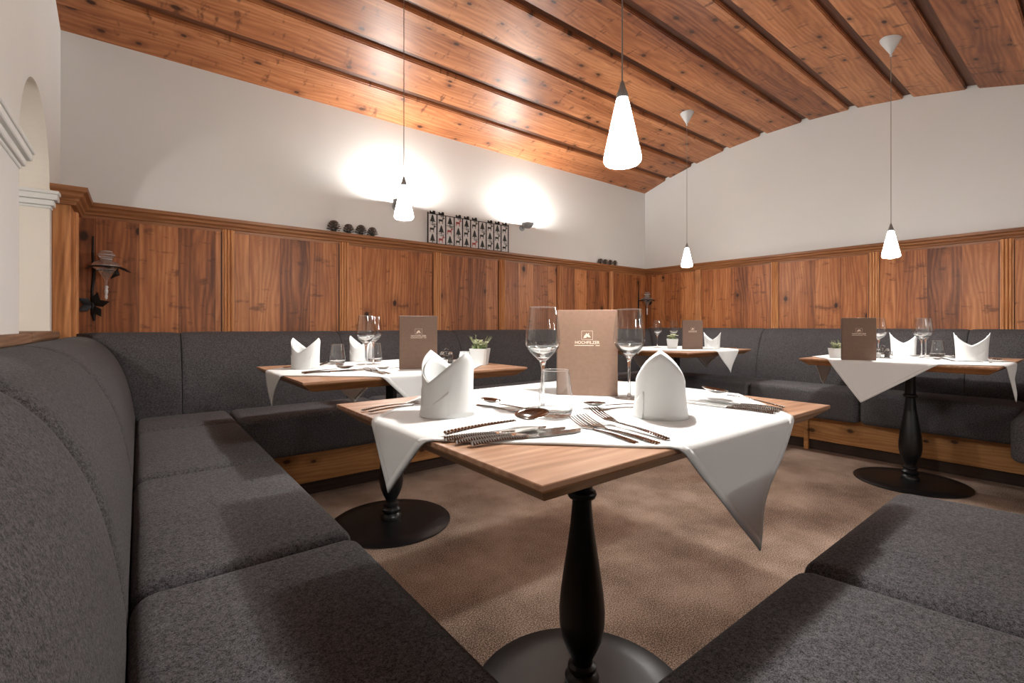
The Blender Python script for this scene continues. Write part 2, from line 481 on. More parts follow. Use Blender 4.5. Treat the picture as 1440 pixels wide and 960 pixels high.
# ceiling: wide pine boards lying over narrow dark strips, on a shallow vault
GAPS = [3.14] + [2.82 - 0.3643 * k for k in range(16)]
G = 0.030
ceil = thing('ceiling', None, None, kind='structure')
edges = [YB + 0.03]
for g in GAPS: edges += [g + G, g - G]
edges.append(YF - 0.02)
def slab(bm, ya, yb, dz, th, steps=3, xs=(-1.75, XR + 0.05)):
    pts = [ya + (yb - ya) * k / steps for k in range(steps + 1)]
    # boards are flat: straight between their own edges
    za, zb = zc(ya) + dz, zc(yb) + dz
    lo = [(ya, za), (yb, zb)]; hi = [(yb, zb + th), (ya, za + th)]
    prof = lo + hi
    rows = [[bm.verts.new((x, p, z)) for p, z in prof] for x in xs]
    for k in range(4): bm.faces.new((rows[0][k], rows[0][(k + 1) % 4], rows[1][(k + 1) % 4], rows[1][k]))
    bm.faces.new(rows[0]); bm.faces.new(rows[1][::-1])
for i in range(0, len(edges), 2):
    ya, yb = edges[i], edges[i + 1]
    if ya <= YF: break
    bm = bmesh.new(); slab(bm, ya, max(yb, YF - 0.02), 0, 0.026)
    bmesh.ops.bevel(bm, geom=[e for e in bm.edges if abs(e.verts[0].co.x - e.verts[1].co.x) > 1 and e.verts[0].co.z < zc(e.verts[0].co.y) + 0.01], offset=0.006, segments=2, affect='EDGES')
    link_mesh('ceiling_board', bm, M['ceil'], ceil)
for g in GAPS:
    if g - 0.06 < YF: continue
    bm = bmesh.new(); slab(bm, g + 0.055, g - 0.055, 0.0265, 0.02)
    link_mesh('cover_strip', bm, M['ceil_dark'], ceil)
bm = bmesh.new(); box(bm, -1.75, XR + 0.1, YF - 0.1, YB + 0.1, 2.86, 2.90)
link_mesh('roof_deck', bm, M['ceil_dark'], ceil)

# ------------------------------------------------------------------ wainscot
ZW0, ZW1 = 0.45, 1.575
def reeds(w, d, n=3):
    """profile of a reeded pilaster: (t, depth)"""
    P = [(-w / 2, 0)]
    P += [(-w / 2, d * 0.5)]
    rw = (w - 0.012) / n
    for k in range(n):
        c = -w / 2 + 0.006 + rw * (k + 0.5)
        for q in range(7):
            a = math.pi * q / 6
            P.append((c - rw * 0.46 * math.cos(a), d * 0.5 + d * 0.5 * math.sin(a)))
    P += [(w / 2, d * 0.5), (w / 2, 0)]
    return P
WP = 0.018   # panel thickness in front of plaster
CORN = [(0.001, 1.530), (0.020, 1.530), (0.022, 1.546), (0.030, 1.550), (0.034, 1.562), (0.046, 1.572), (0.050, 1.584), (0.064, 1.592), (0.066, 1.610), (0.001, 1.612)]
def wainscot(idx, axis, face, sgn, t0, t1, pil, cm0, cm1, pm, tm):
    root = thing('trim_%d' % idx, None, None, kind='structure')
    cuts = [t0] + sorted(pil) + [t1]
    for a, b in zip(cuts, cuts[1:]):
        bm = bmesh.new()
        if axis == 'x': box(bm, a + 0.001, b - 0.001, min(face, face + sgn * WP), max(face, face + sgn * WP) - 0.0005, ZW0, ZW1 - 0.02)
        else: box(bm, min(face, face + sgn * WP), max(face, face + sgn * WP) - 0.0005, a + 0.001, b - 0.001, ZW0, ZW1 - 0.02)
        link_mesh('panel', bm, pm, root)
    for p in pil:
        bm = bmesh.new(); P = reeds(0.066, 0.026)
        lo = []; hi = []
        for t, d in P:
            q = face + sgn * (WP + d)
            co = (p + t, q) if axis == 'x' else (q, p + t)
            lo.append(bm.verts.new((*co, ZW0))); hi.append(bm.verts.new((*co, ZW1 - 0.03)))
        n = len(P)
        for k in range(n): bm.faces.new((lo[k], lo[(k + 1) % n], hi[(k + 1) % n], hi[k]))
        bm.faces.new(lo[::-1]); bm.faces.new(hi)
        link_mesh('pilaster', bm, M['trim_z'], root)
        bm = bmesh.new(); q0 = face + sgn * WP; q1 = q0 + sgn * 0.0022  # thin dark strip standing in for the shadow beside the pilaster
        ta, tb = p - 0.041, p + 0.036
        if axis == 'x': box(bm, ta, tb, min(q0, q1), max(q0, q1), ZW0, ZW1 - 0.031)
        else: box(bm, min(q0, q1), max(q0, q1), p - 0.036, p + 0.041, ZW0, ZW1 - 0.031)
        link_mesh('shadow_strip', bm, M['ceil_dark'], root)
    bm = bmesh.new(); extr(bm, CORN, axis, t0, t1, cm0, cm1, org=(face, 0), sgn=sgn)
    link_mesh('cornice', bm, tm, root)
    return root
XP = -0.259; YP = 3.12   # corner post
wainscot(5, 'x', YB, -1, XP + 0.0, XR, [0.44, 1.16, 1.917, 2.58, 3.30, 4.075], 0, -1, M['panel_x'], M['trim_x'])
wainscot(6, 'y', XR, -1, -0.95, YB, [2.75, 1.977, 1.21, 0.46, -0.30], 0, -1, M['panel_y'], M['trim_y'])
post = thing('trim_7', None, None, kind='structure')
bm = bmesh.new(); box(bm, XL, XP, YP, YB, 0.45, 1.56, 0.004, 1)
link_mesh('post', bm, M['trim_z'], post)
bm = bmesh.new()
P = reeds(0.07, 0.014, 2)
lo = []; hi = []
for t, d in P:
    lo.append(bm.verts.new((XP + d, YP + 0.20 + t, 0.5))); hi.append(bm.verts.new((XP + d, YP + 0.20 + t, 1.54)))
for k in range(len(P)): bm.faces.new((lo[k], lo[(k + 1) % len(P)], hi[(k + 1) % len(P)], hi[k]))
bm.faces.new(lo[::-1]); bm.faces.new(hi)
link_mesh('reeding', bm, M['trim_z'], post)
bm = bmesh.new()
for (pa, za), (pb, zb) in zip(CORN[1:-1], CORN[2:-1]):
    pass
prev = None
for p, z in [(0.0, 1.530)] + CORN[1:-1] + [(0.066, 1.612), (-0.03, 1.612)]:
    ring = [bm.verts.new(q) for q in ((XL, YP - p, z), (XP + p, YP - p, z), (XP + p, YB, z), (XL, YB, z))]
    if prev:
        for k in range(4): bm.faces.new((prev[k], prev[(k + 1) % 4], ring[(k + 1) % 4], ring[k]))
    else: bm.faces.new(ring[::-1])
    prev = ring
bm.faces.new(prev)
link_mesh('cornice', bm, M['trim_x'], post)

# ------------------------------------------------------------------ upholstered benches
SZ = 0.486
PROF = [(0.0, 0.44), (0.0, 0.50), (0.014, 0.60), (0.036, 0.70), (0.072, 0.79), (0.112, 0.848), (0.155, 0.885), (0.200, 0.902), (0.250, 0.903), (0.283, 0.890), (0.290, 0.85), (0.290, 0.44)]
def fluff(pts, e):
    n = len(pts); out = []
    cx = sum(p[0] for p in pts) / n; cz = sum(p[1] for p in pts) / n
    for p, z in pts:
        d = math.hypot(p - cx, z - cz)
        out.append((p + (cx - p) / d * e, z + (cz - z) / d * e))
    return out
def spline(pts, k=3):
    out = []
    n = len(pts)
    for i in range(n - 1):
        p0, p1, p2, p3 = pts[max(i - 1, 0)], pts[i], pts[i + 1], pts[min(i + 2, n - 1)]
        for j in range(k):
            t = j / k
            out.append(tuple(0.5 * ((2 * p1[q]) + (-p0[q] + p2[q]) * t + (2 * p0[q] - 5 * p1[q] + 4 * p2[q] - p3[q]) * t * t + (-p0[q] + 3 * p1[q] - 3 * p2[q] + p3[q]) * t ** 3) for q in (0, 1)))
    out.append(pts[-1])
    return out
SP = spline(PROF[1:-2], 3)
BP = [PROF[0]] + SP + [PROF[-1]]
def back_cushion(parent, axis, front, sgn, t0, t1, m0=0.0, m1=0.0, up=1.0, puff=1.0):
    bm = bmesh.new()
    Lg = t1 - t0
    st = [(0.0, 0.030), (0.004, 0.018), (0.014, 0.007), (0.034, 0.0015), (0.06, 0.0)] 
    st = [(a, e * puff) for a, e in st]
    mids = [Lg * k / 6 for k in range(1, 6)]
    seq = [(a, e) for a, e in st] + [(a, 0.0) for a in mids if 0.07 < a < Lg - 0.07] + [(Lg - a, e) for a, e in st[::-1]]
    rows = []
    for a, e in seq:
        row = []
        fr = a / Lg
        for (p, z) in fluff(BP, e):
            z = 0.44 + (z - 0.44) * up
            t = t0 + a + (m0 * p * (1 - fr)) + (m1 * p * fr)
            q = front + sgn * p
            row.append(bm.verts.new((t, q, z) if axis == 'x' else (q, t, z)))
        rows.append(row)
    n = len(BP)
    for ra, rb in zip(rows, rows[1:]):
        for k in range(n): bm.faces.new((ra[k], ra[(k + 1) % n], rb[(k + 1) % n], rb[k]))
    bm.faces.new(rows[0]); bm.faces.new(rows[-1][::-1])
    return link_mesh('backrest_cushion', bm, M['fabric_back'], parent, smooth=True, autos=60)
def seat_cushion(parent, pts, z0=0.262, z1=SZ, r=0.036):
    bm = bmesh.new(); prism(bm, pts, z0, z1, r, 5)
    return link_mesh('seat_cushion', bm, M['fabric'], parent, smooth=True, autos=50)
def rect(x0, x1, y0, y1, g=0.0015): return [(x0 + g, y0 + g), (x1 - g, y0 + g), (x1 - g, y1 - g), (x0 + g, y1 - g)]
def panelbox(parent, name, mat, x0, x1, y0, y1, z0, z1, bev=0.002):
    bm = bmesh.new(); box(bm, x0, x1, y0, y1, z0, z1, bev, 1); return link_mesh(name, bm, mat, parent)

bl = thing('upholstered_bench', 'charcoal wool bench along the left wall under the arch, nearest the camera', 'bench')
for a, b in ((0.386, 1.06), (1.06, 1.83), (1.83, 2.648)): seat_cushion(bl, rect(-0.015, 0.388, a, b))
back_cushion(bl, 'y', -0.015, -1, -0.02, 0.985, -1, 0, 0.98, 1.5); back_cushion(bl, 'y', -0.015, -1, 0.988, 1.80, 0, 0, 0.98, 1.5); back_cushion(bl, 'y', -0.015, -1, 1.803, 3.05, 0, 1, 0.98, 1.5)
panelbox(bl, 'front_panel', M['base_y'], 0.24, 0.262, 0.26, 2.77, 0.078, 0.26)
panelbox(bl, 'plinth', M['kick'], 0.215, 0.235, 0.24, 2.80, 0.0, 0.077)

bb = thing('upholstered_bench', 'charcoal wool bench run along the back panelled wall behind the plant tables', 'bench')
for a, b in ((-0.015, 0.39), (0.39, 1.17), (1.17, 1.95), (1.95, 2.73), (2.73, 3.5), (3.5, 4.32)): seat_cushion(bb, rect(a, b, 2.65, 3.05))
for i, (a, b) in enumerate(((-0.015, 0.18), (0.183, 1.05), (1.053, 1.95), (1.953, 2.80), (2.803, 3.60), (3.603, 4.32))):
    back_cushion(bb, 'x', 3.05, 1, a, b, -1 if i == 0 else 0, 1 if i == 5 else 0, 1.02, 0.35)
panelbox(bb, 'front_panel', M['base_x'], 0.264, 4.055, 2.768, 2.79, 0.078, 0.26)
panelbox(bb, 'plinth', M['kick'], 0.236, 4.08, 2.80, 2.82, 0.0, 0.077)

br = thing('upholstered_bench', 'charcoal wool bench run along the right panelled wall', 'bench')
for a, b in ((1.86, 2.648), (1.10, 1.86), (0.33, 1.10)): seat_cushion(br, rect(3.92, 4.32, a, b))
for i, (a, b) in enumerate(((0.02, 0.62), (0.623, 1.98), (1.983, 3.05))):
    back_cushion(br, 'y', 4.32, 1, a, b, 0, 1 if i == 2 else 0, 1.045, 0.35)
panelbox(br, 'front_panel', M['base_y'], 4.057, 4.079, 0.30, 2.766, 0.078, 0.26)
panelbox(br, 'post', M['base_y'], 4.03, 4.056, 1.455, 1.485, 0.0, 0.26)
panelbox(br, 'plinth', M['kick'], 4.083, 4.10, 0.30, 2.79, 0.0, 0.077)
for ch in kids(br):
    pass

bq = thing('upholstered_bench', 'short charcoal bench end cut off by the right photo edge beside the right table', 'bench')
seat_cushion(bq, rect(3.43, 4.32, -0.08, 0.328))
back_cushion(bq, 'x', -0.08, -1, 3.43, 4.61)
panelbox(bq, 'front_panel', M['base_x'], 3.55, 4.055, 0.19, 0.21, 0.078, 0.26)
panelbox(bq, 'plinth', M['kick'], 3.56, 4.055, 0.17, 0.188, 0.0, 0.077)

bn = thing('upholstered_bench', 'charcoal wool bench in the near right foreground with an angled free end', 'bench')
seat_cushion(bn, rect(-0.015, 0.388, -0.02, 0.384))
seat_cushion(bn, [(0.392, -0.02), (1.075, -0.02), (1.018, 0.386), (0.392, 0.386)])
seat_cushion(bn, [(1.078, -0.02), (1.765, -0.02), (1.695, 0.388), (1.021, 0.388)])
back_cushion(bn, 'x', -0.02, -1, -0.015, 0.88, -1, 0); back_cushion(bn, 'x', -0.02, -1, 0.883, 1.765)
panelbox(bn, 'front_panel', M['base_x'], 0.264, 1.60, 0.236, 0.258, 0.078, 0.26)
panelbox(bn, 'plinth', M['kick'], 0.24, 1.58, 0.214, 0.234, 0.0, 0.077)

# ------------------------------------------------------------------ tables
def col_profile():
    P = [(0.030, 0.012), (0.046, 0.018), (0.047, 0.034), (0.040, 0.042), (0.034, 0.048), (0.042, 0.056), (0.043, 0.068), (0.036, 0.076),
         (0.030, 0.080), (0.036, 0.087), (0.035, 0.096), (0.027, 0.102), (0.0265, 0.112), (0.038, 0.135), (0.050, 0.165), (0.0565, 0.20), (0.0575, 0.235),
         (0.053, 0.285), (0.045, 0.34), (0.036, 0.40), (0.029, 0.45), (0.0245, 0.50), (0.024, 0.512), (0.034, 0.518), (0.037, 0.526), (0.034, 0.534),
         (0.027, 0.538), (0.026, 0.60), (0.026, 0.700)]
    return P
def make_table(label, loc, wx, wy, group=None):
    t = thing('dining_table', label, 'table', loc, 0, group)
    bm = bmesh.new()
    def ring(e, z): return [bm.verts.new((sx * (wx / 2 - e), sy * (wy / 2 - e), z)) for sx, sy in ((-1, -1), (1, -1), (1, 1), (-1, 1))]
    rs = [ring(0.0012, 0.7412), ring(0, 0.7425), ring(0, 0.7488), ring(0.0012, 0.75)]
    for a, b in zip(rs, rs[1:]):
        for k in range(4): bm.faces.new((a[k], a[(k + 1) % 4], b[(k + 1) % 4], b[k]))
    bm.faces.new(rs[0][::-1]); bm.faces.new(rs[-1])
    link_mesh('tabletop', bm, M['oak'], t)
    bm = bmesh.new()
    rs = [ring(0.040, 0.710), ring(0.004, 0.738), ring(0.003, 0.7411)]
    for a, b in zip(rs, rs[1:]):
        for k in range(4): bm.faces.new((a[k], a[(k + 1) % 4], b[(k + 1) % 4], b[k]))
    bm.faces.new(rs[0][::-1]); bm.faces.new(rs[-1])
    link_mesh('bevelled_underframe', bm, M['oak_edge'], t)
    bm = bmesh.new(); box(bm, -0.16, 0.16, -0.16, 0.16, 0.700, 0.7095, 0.002, 1)
    link_mesh('mounting_plate', bm, M['black'], t)
    bm = bmesh.new(); lathe(bm, col_profile(), 40)
    link_mesh('column', bm, M['black'], t, smooth=True, autos=45)
    bm = bmesh.new(); lathe(bm, [(0.276, 0.0), (0.282, 0.003), (0.282, 0.007), (0.277, 0.0105), (0.20, 0.014), (0.10, 0.0175), (0.0, 0.0185)][:-1] + [(0.02, 0.0185)], 72)
    link_mesh('base_plate', bm, M['black'], t, smooth=True, autos=40)
    return t
T1 = (0.880, 0.833); T2 = (0.960, 2.165); T3 = (3.62, 2.32); T4 = (3.68, 0.768)
W1 = (0.97, 0.782); W2 = (1.02, 0.83); W3 = (0.98, 0.80); W4 = (1.0, 0.86)
make_table('square oak table in the foreground on one turned black column', (*T1, 0), *W1)
make_table('oak table before the back wall bench at left, behind the foreground table', (*T2, 0), *W2)
make_table('small far oak table in the corner of the two panelled walls', (*T3, 0), *W3)
make_table('oak table before the right wall bench, its black column fully in view', (*T4, 0), *W4)

def make_cloth(label, c, tc_, tw, side=0.90, rot=45.0, seed=1):
    """a square of linen laid cornerwise over a table; it bends down over each edge"""
    rnd = random.Random(seed)
    n = 84; r = 0.010; bm = bmesh.new()
    ex, ey = tw[0] / 2 + 0.0015, tw[1] / 2 + 0.0015
    ca, sa = math.cos(R(rot)), math.sin(R(rot))
    ph = [rnd.uniform(0, 6) for _ in range(8)]
    def place(u, v):
        x = c[0] - tc_[0] + u * ca - v * sa; y = c[1] - tc_[1] + u * sa + v * ca
        z = 0.7515
        def fold(s, lim, t, k):
            a = abs(s) - lim
            if a <= 0: return s, 0.0
            sg = 1 if s > 0 else -1
            q = r * math.pi / 2
            if a < q:
                th = a / r
                return sg * (lim + r * math.sin(th)), -(r - r * math.cos(th))
            h = a - q
            wob = 0.07 * h + 0.055 * h * math.sin(t * 19 + ph[k]) + 0.02 * h * math.sin(t * 41 + ph[k + 4])
            return sg * (lim + r + wob), -(r + h)
        x2, dz1 = fold(x, ex, y, 0 if x < 0 else 1)
        y2, dz2 = fold(y, ey, x, 2 if y < 0 else 3)
        if dz1 < -r: y2 += 0.10 * (dz1 + r) * math.copysign(min(1, abs(y - (c[1] - tc_[1])) * 3), y - (c[1] - tc_[1])) * -0.6
        wr = 0.0006 * (math.sin(u * 34 + ph[0]) * math.sin(v * 29 + ph[1]) + 1)
        return (x2, y2, z + dz1 + dz2 + (wr if dz1 == 0 and dz2 == 0 else 0))
    g = [[bm.verts.new(place(side * (i / n - 0.5), side * (j / n - 0.5))) for j in range(n + 1)] for i in range(n + 1)]
    for i in range(n):
        for j in range(n): bm.faces.new((g[i][j], g[i + 1][j], g[i + 1][j + 1], g[i][j + 1]))
    o = link_mesh('tablecloth', bm, M['linen'], None, smooth=True, loc=(tc_[0], tc_[1], 0))
    md = o.modifiers.new('thickness', 'SOLIDIFY'); md.thickness = 0.0010; md.offset = 1.0
    tag(o, label, 'tablecloth')
    # stitched hem, a little thicker than the cloth
    bm = bmesh.new()
    hw = 0.016
    for k in range(4):
        m_ = 64
        prev = None
        for i in range(m_ + 1):
            s = side * (i / m_ - 0.5); e1 = side / 2; e2 = side / 2 - hw
            row = []
            for e in (e1, e2):
                u, v = ((s, e), (e, -s), (-s, -e), (-e, s))[k]
                p = place(u, v); row.append(bm.verts.new((p[0], p[1], p[2] + 0.0)))
            if prev: bm.faces.new((prev[0], row[0], row[1], prev[1]))
            prev = row
    h = link_mesh('hem', bm, M['linen'], o, smooth=True)
    md = h.modifiers.new('thickness', 'SOLIDIFY'); md.thickness = 0.0028; md.offset = 0.2
    return o
make_cloth('white cloth laid cornerwise on the foreground table, long corner hanging down at the front', (0.905, 0.852), T1, W1, seed=3)
make_cloth('white cloth laid cornerwise on the left table by the back bench', (0.935, 2.18), T2, W2, seed=5)
make_cloth('white cloth on the far corner table, one small corner hanging free', (3.70, 2.345), T3, W3, side=0.86, seed=8)
make_cloth('white cloth laid cornerwise on the right table with the visible column', (3.57, 0.773), T4, W4, rot=36.0, seed=11)

# ------------------------------------------------------------------ tableware prototypes (first use is the prototype itself)
ZT = 0.7535
CN = {'t1': 'foreground table', 't2': 'left table by the back bench', 't3': 'far corner table', 't4': 'right table'}

def napkin(label, loc, rz, s=1.0, hp=0.140, hs=0.074):
    o = thing('folded_napkin', label, 'napkin', (loc[0], loc[1], ZT), rz, 'white napkins folded as a pointed hat')
    def shell(rx, ry, hp, hs, turn, lean, dz=0.0, span=(0, 360)):
        bm = bmesh.new(); n = 64; m_ = 10
        rows = []
        full = span[1] - span[0] >= 360
        cnt = n if full else n + 1
        for i in range(cnt):
            a = R(span[0]) + R(span[1] - span[0]) * i / n + turn
            sn, cs = abs(math.sin(a)), abs(math.cos(a))
            k = 0.52 * (1 - cs) + 0.48 * sn ** 1.15
            H = hs + (hp - hs) * k
            col = []
            for j in range(m_ + 1):
                q = j / m_; z = H * q
                fl = 1 + lean * (z / hp) ** 2 * sn
                pin = 1 - 0.10 * math.sin(math.pi * min(1, z / hp)) * cs
                # the two lips stand straighter than the round base: fold to a soft crease
                cr = 1 + 0.035 * math.cos(2 * a) * (1 - q) 
                col.append(bm.verts.new((rx * math.cos(a) * pin * cr, ry * math.sin(a) * fl * cr, z + dz)))
            rows.append(col)
        for i in range(cnt if full else cnt - 1):
            a, b = rows[i], rows[(i + 1) % cnt]
            for j in range(m_): bm.faces.new((a[j], b[j], b[j + 1], a[j + 1]))
        return bm
    a = link_mesh('outer_fold', shell(0.056 * s, 0.060 * s, hp, hs, 0.0, 0.10), M['linen'], o, smooth=True)
    b = link_mesh('inner_fold', shell(0.051 * s, 0.054 * s, hp * 0.90, hs * 1.0, 0.42, 0.04), M['linen'], o, smooth=True)
    c = link_mesh('wrapped_flap', shell(0.0585 * s, 0.0625 * s, hp * 0.60, hs * 0.30, -0.5, 0.02, 0, (150, 262)), M['linen'], o, smooth=True)
    for q in (a, b, c):
        md = q.modifiers.new('thickness', 'SOLIDIFY'); md.thickness = 0.0022; md.offset = 0
    return o
def ang(dx, dy): return math.atan2(dy, dx)
nap0 = napkin('white pointed napkin standing in the middle of the foreground table, right of the menu', (0.892, 0.612), R(34 - 90))
dup(nap0, 'white napkin at the left side of the foreground table, its two tips parted', (0.538, 0.915, ZT), R(59.5 - 90 + 36))
dup(nap0, 'white napkin at the left end of the left table by the back bench', (0.60, 2.29, ZT), R(75 - 90 + 55))
dup(nap0, 'white napkin behind the paired wine glasses on the left table', (0.975, 2.60, ZT), R(70 - 90 + 60))
dup(nap0, 'white napkin half hidden behind the menu on the far corner table', (3.80, 2.10, ZT), R(20))
dup(nap0, 'white napkin between menu and paired wine glasses on the right table', (3.95, 0.86, ZT), R(12.5), scale=1.08)
dup(nap0, 'white napkin nearest the right end of the right table, shaped like an M', (3.69, 0.50, ZT), R(7.5), scale=1.12)

def wineglass(label, loc):
    o = thing('wine_glass', label, 'wine glass', (loc[0], loc[1], ZT), 0, 'stemmed wine glasses')
    bm = bmesh.new()
    out = [(0.0045, 0.112), (0.010, 0.119), (0.0225, 0.128), (0.034, 0.139), (0.0405, 0.152), (0.0415, 0.163), (0.0400, 0.182), (0.0365, 0.212), (0.0325, 0.240)]
    lathe(bm, spline(out, 3), 40, cap0=False, cap1=False)
    link_mesh('bowl', bm, M['thin'], o, smooth=True)
    bm = bmesh.new()
    lathe(bm, [(0.0055, 0.0062), (0.0048, 0.010), (0.0042, 0.016), (0.0036, 0.03), (0.0034, 0.07), (0.0042, 0.098), (0.0085, 0.1125), (0.018, 0.1215), (0.0300, 0.1325), (0.0385, 0.1455), (0.0368, 0.1470), (0.029, 0.1375), (0.017, 0.1285), (0.006, 0.1240), (0.0005, 0.1235)], 40)
    link_mesh('stem', bm, M['glass'], o, smooth=True, autos=60)
    bm = bmesh.new()
    lathe(bm, [(0.036, 0.0006), (0.0368, 0.0012), (0.034, 0.0022), (0.020, 0.0036), (0.010, 0.0048), (0.0056, 0.0062)], 40, cap0=False, cap1=False)
    link_mesh('foot', bm, M['thin'], o, smooth=True)
    bm = bmesh.new()
    pts = [(0.0325 * math.cos(2 * math.pi * k / 40), 0.0325 * math.sin(2 * math.pi * k / 40), 0.240) for k in range(41)]
    tube(bm, pts, 0.0006, 6, caps=False)
    link_mesh('rim', bm, M['glass'], o, smooth=True)
    return o
g0 = wineglass('wine glass left of the menu on the foreground table, behind the tumbler', (0.752, 0.838))
dup(g0, 'wine glass right of the menu on the foreground table', (1.03, 0.803, ZT))
dup(g0, 'front one of the paired wine glasses on the left table', (0.805, 2.09, ZT))
dup(g0, 'rear and taller looking of the paired wine glasses on the left table', (0.925, 2.30, ZT))
dup(g0, 'wine glass at the left end of the far corner table', (3.60, 2.50, ZT))
dup(g0, 'wine glass behind the plant on the far corner table', (3.76, 2.44, ZT))
dup(g0, 'wine glass peeking out behind the menu of the right table', (3.60, 0.905, ZT))
dup(g0, 'front one of the paired wine glasses on the right table', (3.71, 0.722, ZT))
dup(g0, 'rear one of the paired wine glasses on the right table', (3.86, 0.732, ZT))

def tumbler(label, loc):
    o = thing('water_tumbler', label, 'tumbler', (loc[0], loc[1], ZT), 0, 'clear water tumblers')
    bm = bmesh.new()
    lathe(bm, spline([(0.0345, 0.010), (0.0385, 0.020), (0.0382, 0.034), (0.0345, 0.064), (0.0295, 0.100)], 4), 40, cap0=False, cap1=False)
    link_mesh('wall', bm, M['thin'], o, smooth=True)
    bm = bmesh.new()
    lathe(bm, [(0.0005, 0.0015), (0.024, 0.0), (0.031, 0.001), (0.0345, 0.005), (0.0368, 0.012), (0.0380, 0.018), (0.0365, 0.018), (0.034, 0.0135), (0.026, 0.0105), (0.0005, 0.0095)], 40)
    link_mesh('base', bm, M['glass'], o, smooth=True, autos=60)
    bm = bmesh.new()
    pts = [(0.0295 * math.cos(2 * math.pi * k / 40), 0.0295 * math.sin(2 * math.pi * k / 40), 0.100) for k in range(41)]
    tube(bm, pts, 0.0007, 6, caps=False)
    link_mesh('rim', bm, M['glass'], o, smooth=True)
    return o
k0 = tumbler('empty tumbler in front of the wine glass on the foreground table', (0.708, 0.748))
dup(k0, 'tumbler between the two napkins on the left table', (0.795, 2.45, ZT))
dup(k0, 'tumbler behind the paired wine glasses on the left table', (1.01, 2.49, ZT))
dup(k0, 'tumbler between the two napkins on the right table', (4.00, 0.70, ZT))

# cutlery: lies along +y from the handle end (origin), face up
def ribbed_handle(bm, L0, L1, w0, w1, th=0.0022):
    n = 44; rows = []
    for i in range(n + 1):
        q = i / n; y = L0 + (L1 - L0) * q
        w = (w0 + (w1 - w0) * q ** 0.7) * (1.0 if q > 0.02 else 0.75)
        rib = 1 + (0.05 if i % 2 else -0.05)
        tz = th * (1 + (0.35 if i % 2 else -0.25)) * (1 - 0.25 * q)
        z = 0.004 * math.sin(math.pi * q) * 0.6 + 0.0002
        rows.append([bm.verts.new((-w * rib / 2, y, z)), bm.verts.new((-w * 0.3, y, z + tz)), bm.verts.new((w * 0.3, y, z + tz)), bm.verts.new((w * rib / 2, y, z))])
    for a, b in zip(rows, rows[1:]):
        for k in range(4): bm.faces.new((a[k], a[(k + 1) % 4], b[(k + 1) % 4], b[k]))
    bm.faces.new(rows[0][::-1]); bm.faces.new(rows[-1])
def make_spoon(label, L_=0.215, bw=0.045, bl=0.072):
    o = thing('table_spoon', label, 'spoon', (0, 0, ZT), 0)
    bm = bmesh.new(); ribbed_handle(bm, 0, L_ - bl, 0.0155, 0.006)
    link_mesh('handle', bm, M['steel'], o, smooth=False)
    bm = bmesh.new(); n, m_ = 28, 8
    cy = L_ - bl / 2
    rows = []
    for j in range(m_ + 1):
        q = j / m_; row = []
        for i in range(n):
            a = 2 * math.pi * i / n
            egg = 1 + 0.12 * math.sin(a) * -1
            row.append(bm.verts.new((bw / 2 * q * math.cos(a) * egg, cy + bl / 2 * q * math.sin(a), 0.0035 + 0.010 * (q * q - 0.6) + 0.0025)))
        rows.append(row)
    bmesh.ops.remove_doubles(bm, verts=rows[0], dist=1e-6)
    bm.verts.ensure_lookup_table()
    c = [v for v in bm.verts if abs(v.co.x) < 1e-6 and abs(v.co.y - cy) < 1e-6][0]
    for i in range(n): bm.faces.new((c, rows[1][i], rows[1][(i + 1) % n]))
    for a, b in zip(rows[1:], rows[2:]):
        for i in range(n): bm.faces.new((a[i], a[(i + 1) % n], b[(i + 1) % n], b[i]))
    q = link_mesh('bowl', bm, M['steel'], o, smooth=True)
    md = q.modifiers.new('thickness', 'SOLIDIFY'); md.thickness = 0.0012; md.offset = 1
    return o
def make_fork(label, L_=0.205):
    o = thing('table_fork', label, 'fork', (0, 0, ZT), 0)
    bm = bmesh.new(); ribbed_handle(bm, 0, L_ - 0.075, 0.0155, 0.006)
    link_mesh('handle', bm, M['steel'], o)
    bm = bmesh.new()
    # neck widening to the palm
    st = [(L_ - 0.0755, 0.006, 0.001), (L_ - 0.068, 0.010, 0.0012), (L_ - 0.060, 0.019, 0.0016), (L_ - 0.052, 0.0245, 0.0018), (L_ - 0.045, 0.0255, 0.0030)]
    def strip(st, x=0.0, t=0.0016):
        rows = []
        for y, w, z in st:
            rows.append([bm.verts.new((x - w / 2, y, z)), bm.verts.new((x + w / 2, y, z)), bm.verts.new((x + w / 2, y, z + t)), bm.verts.new((x - w / 2, y, z + t))])
        for a, b in zip(rows, rows[1:]):
            for k in range(4): bm.faces.new((a[k], a[(k + 1) % 4], b[(k + 1) % 4], b[k]))
        bm.faces.new(rows[0][::-1]); bm.faces.new(rows[-1])
    strip(st)
    for k in range(4):
        x = -0.0109 + 0.00727 * k
        strip([(L_ - 0.0452, 0.0036, 0.0030), (L_ - 0.03, 0.0032, 0.0062), (L_ - 0.015, 0.0028, 0.0105), (L_ - 0.003, 0.0020, 0.0150), (L_, 0.0010, 0.0162)], x, 0.0016)
    link_mesh('tines', bm, M['steel'], o)
    return o
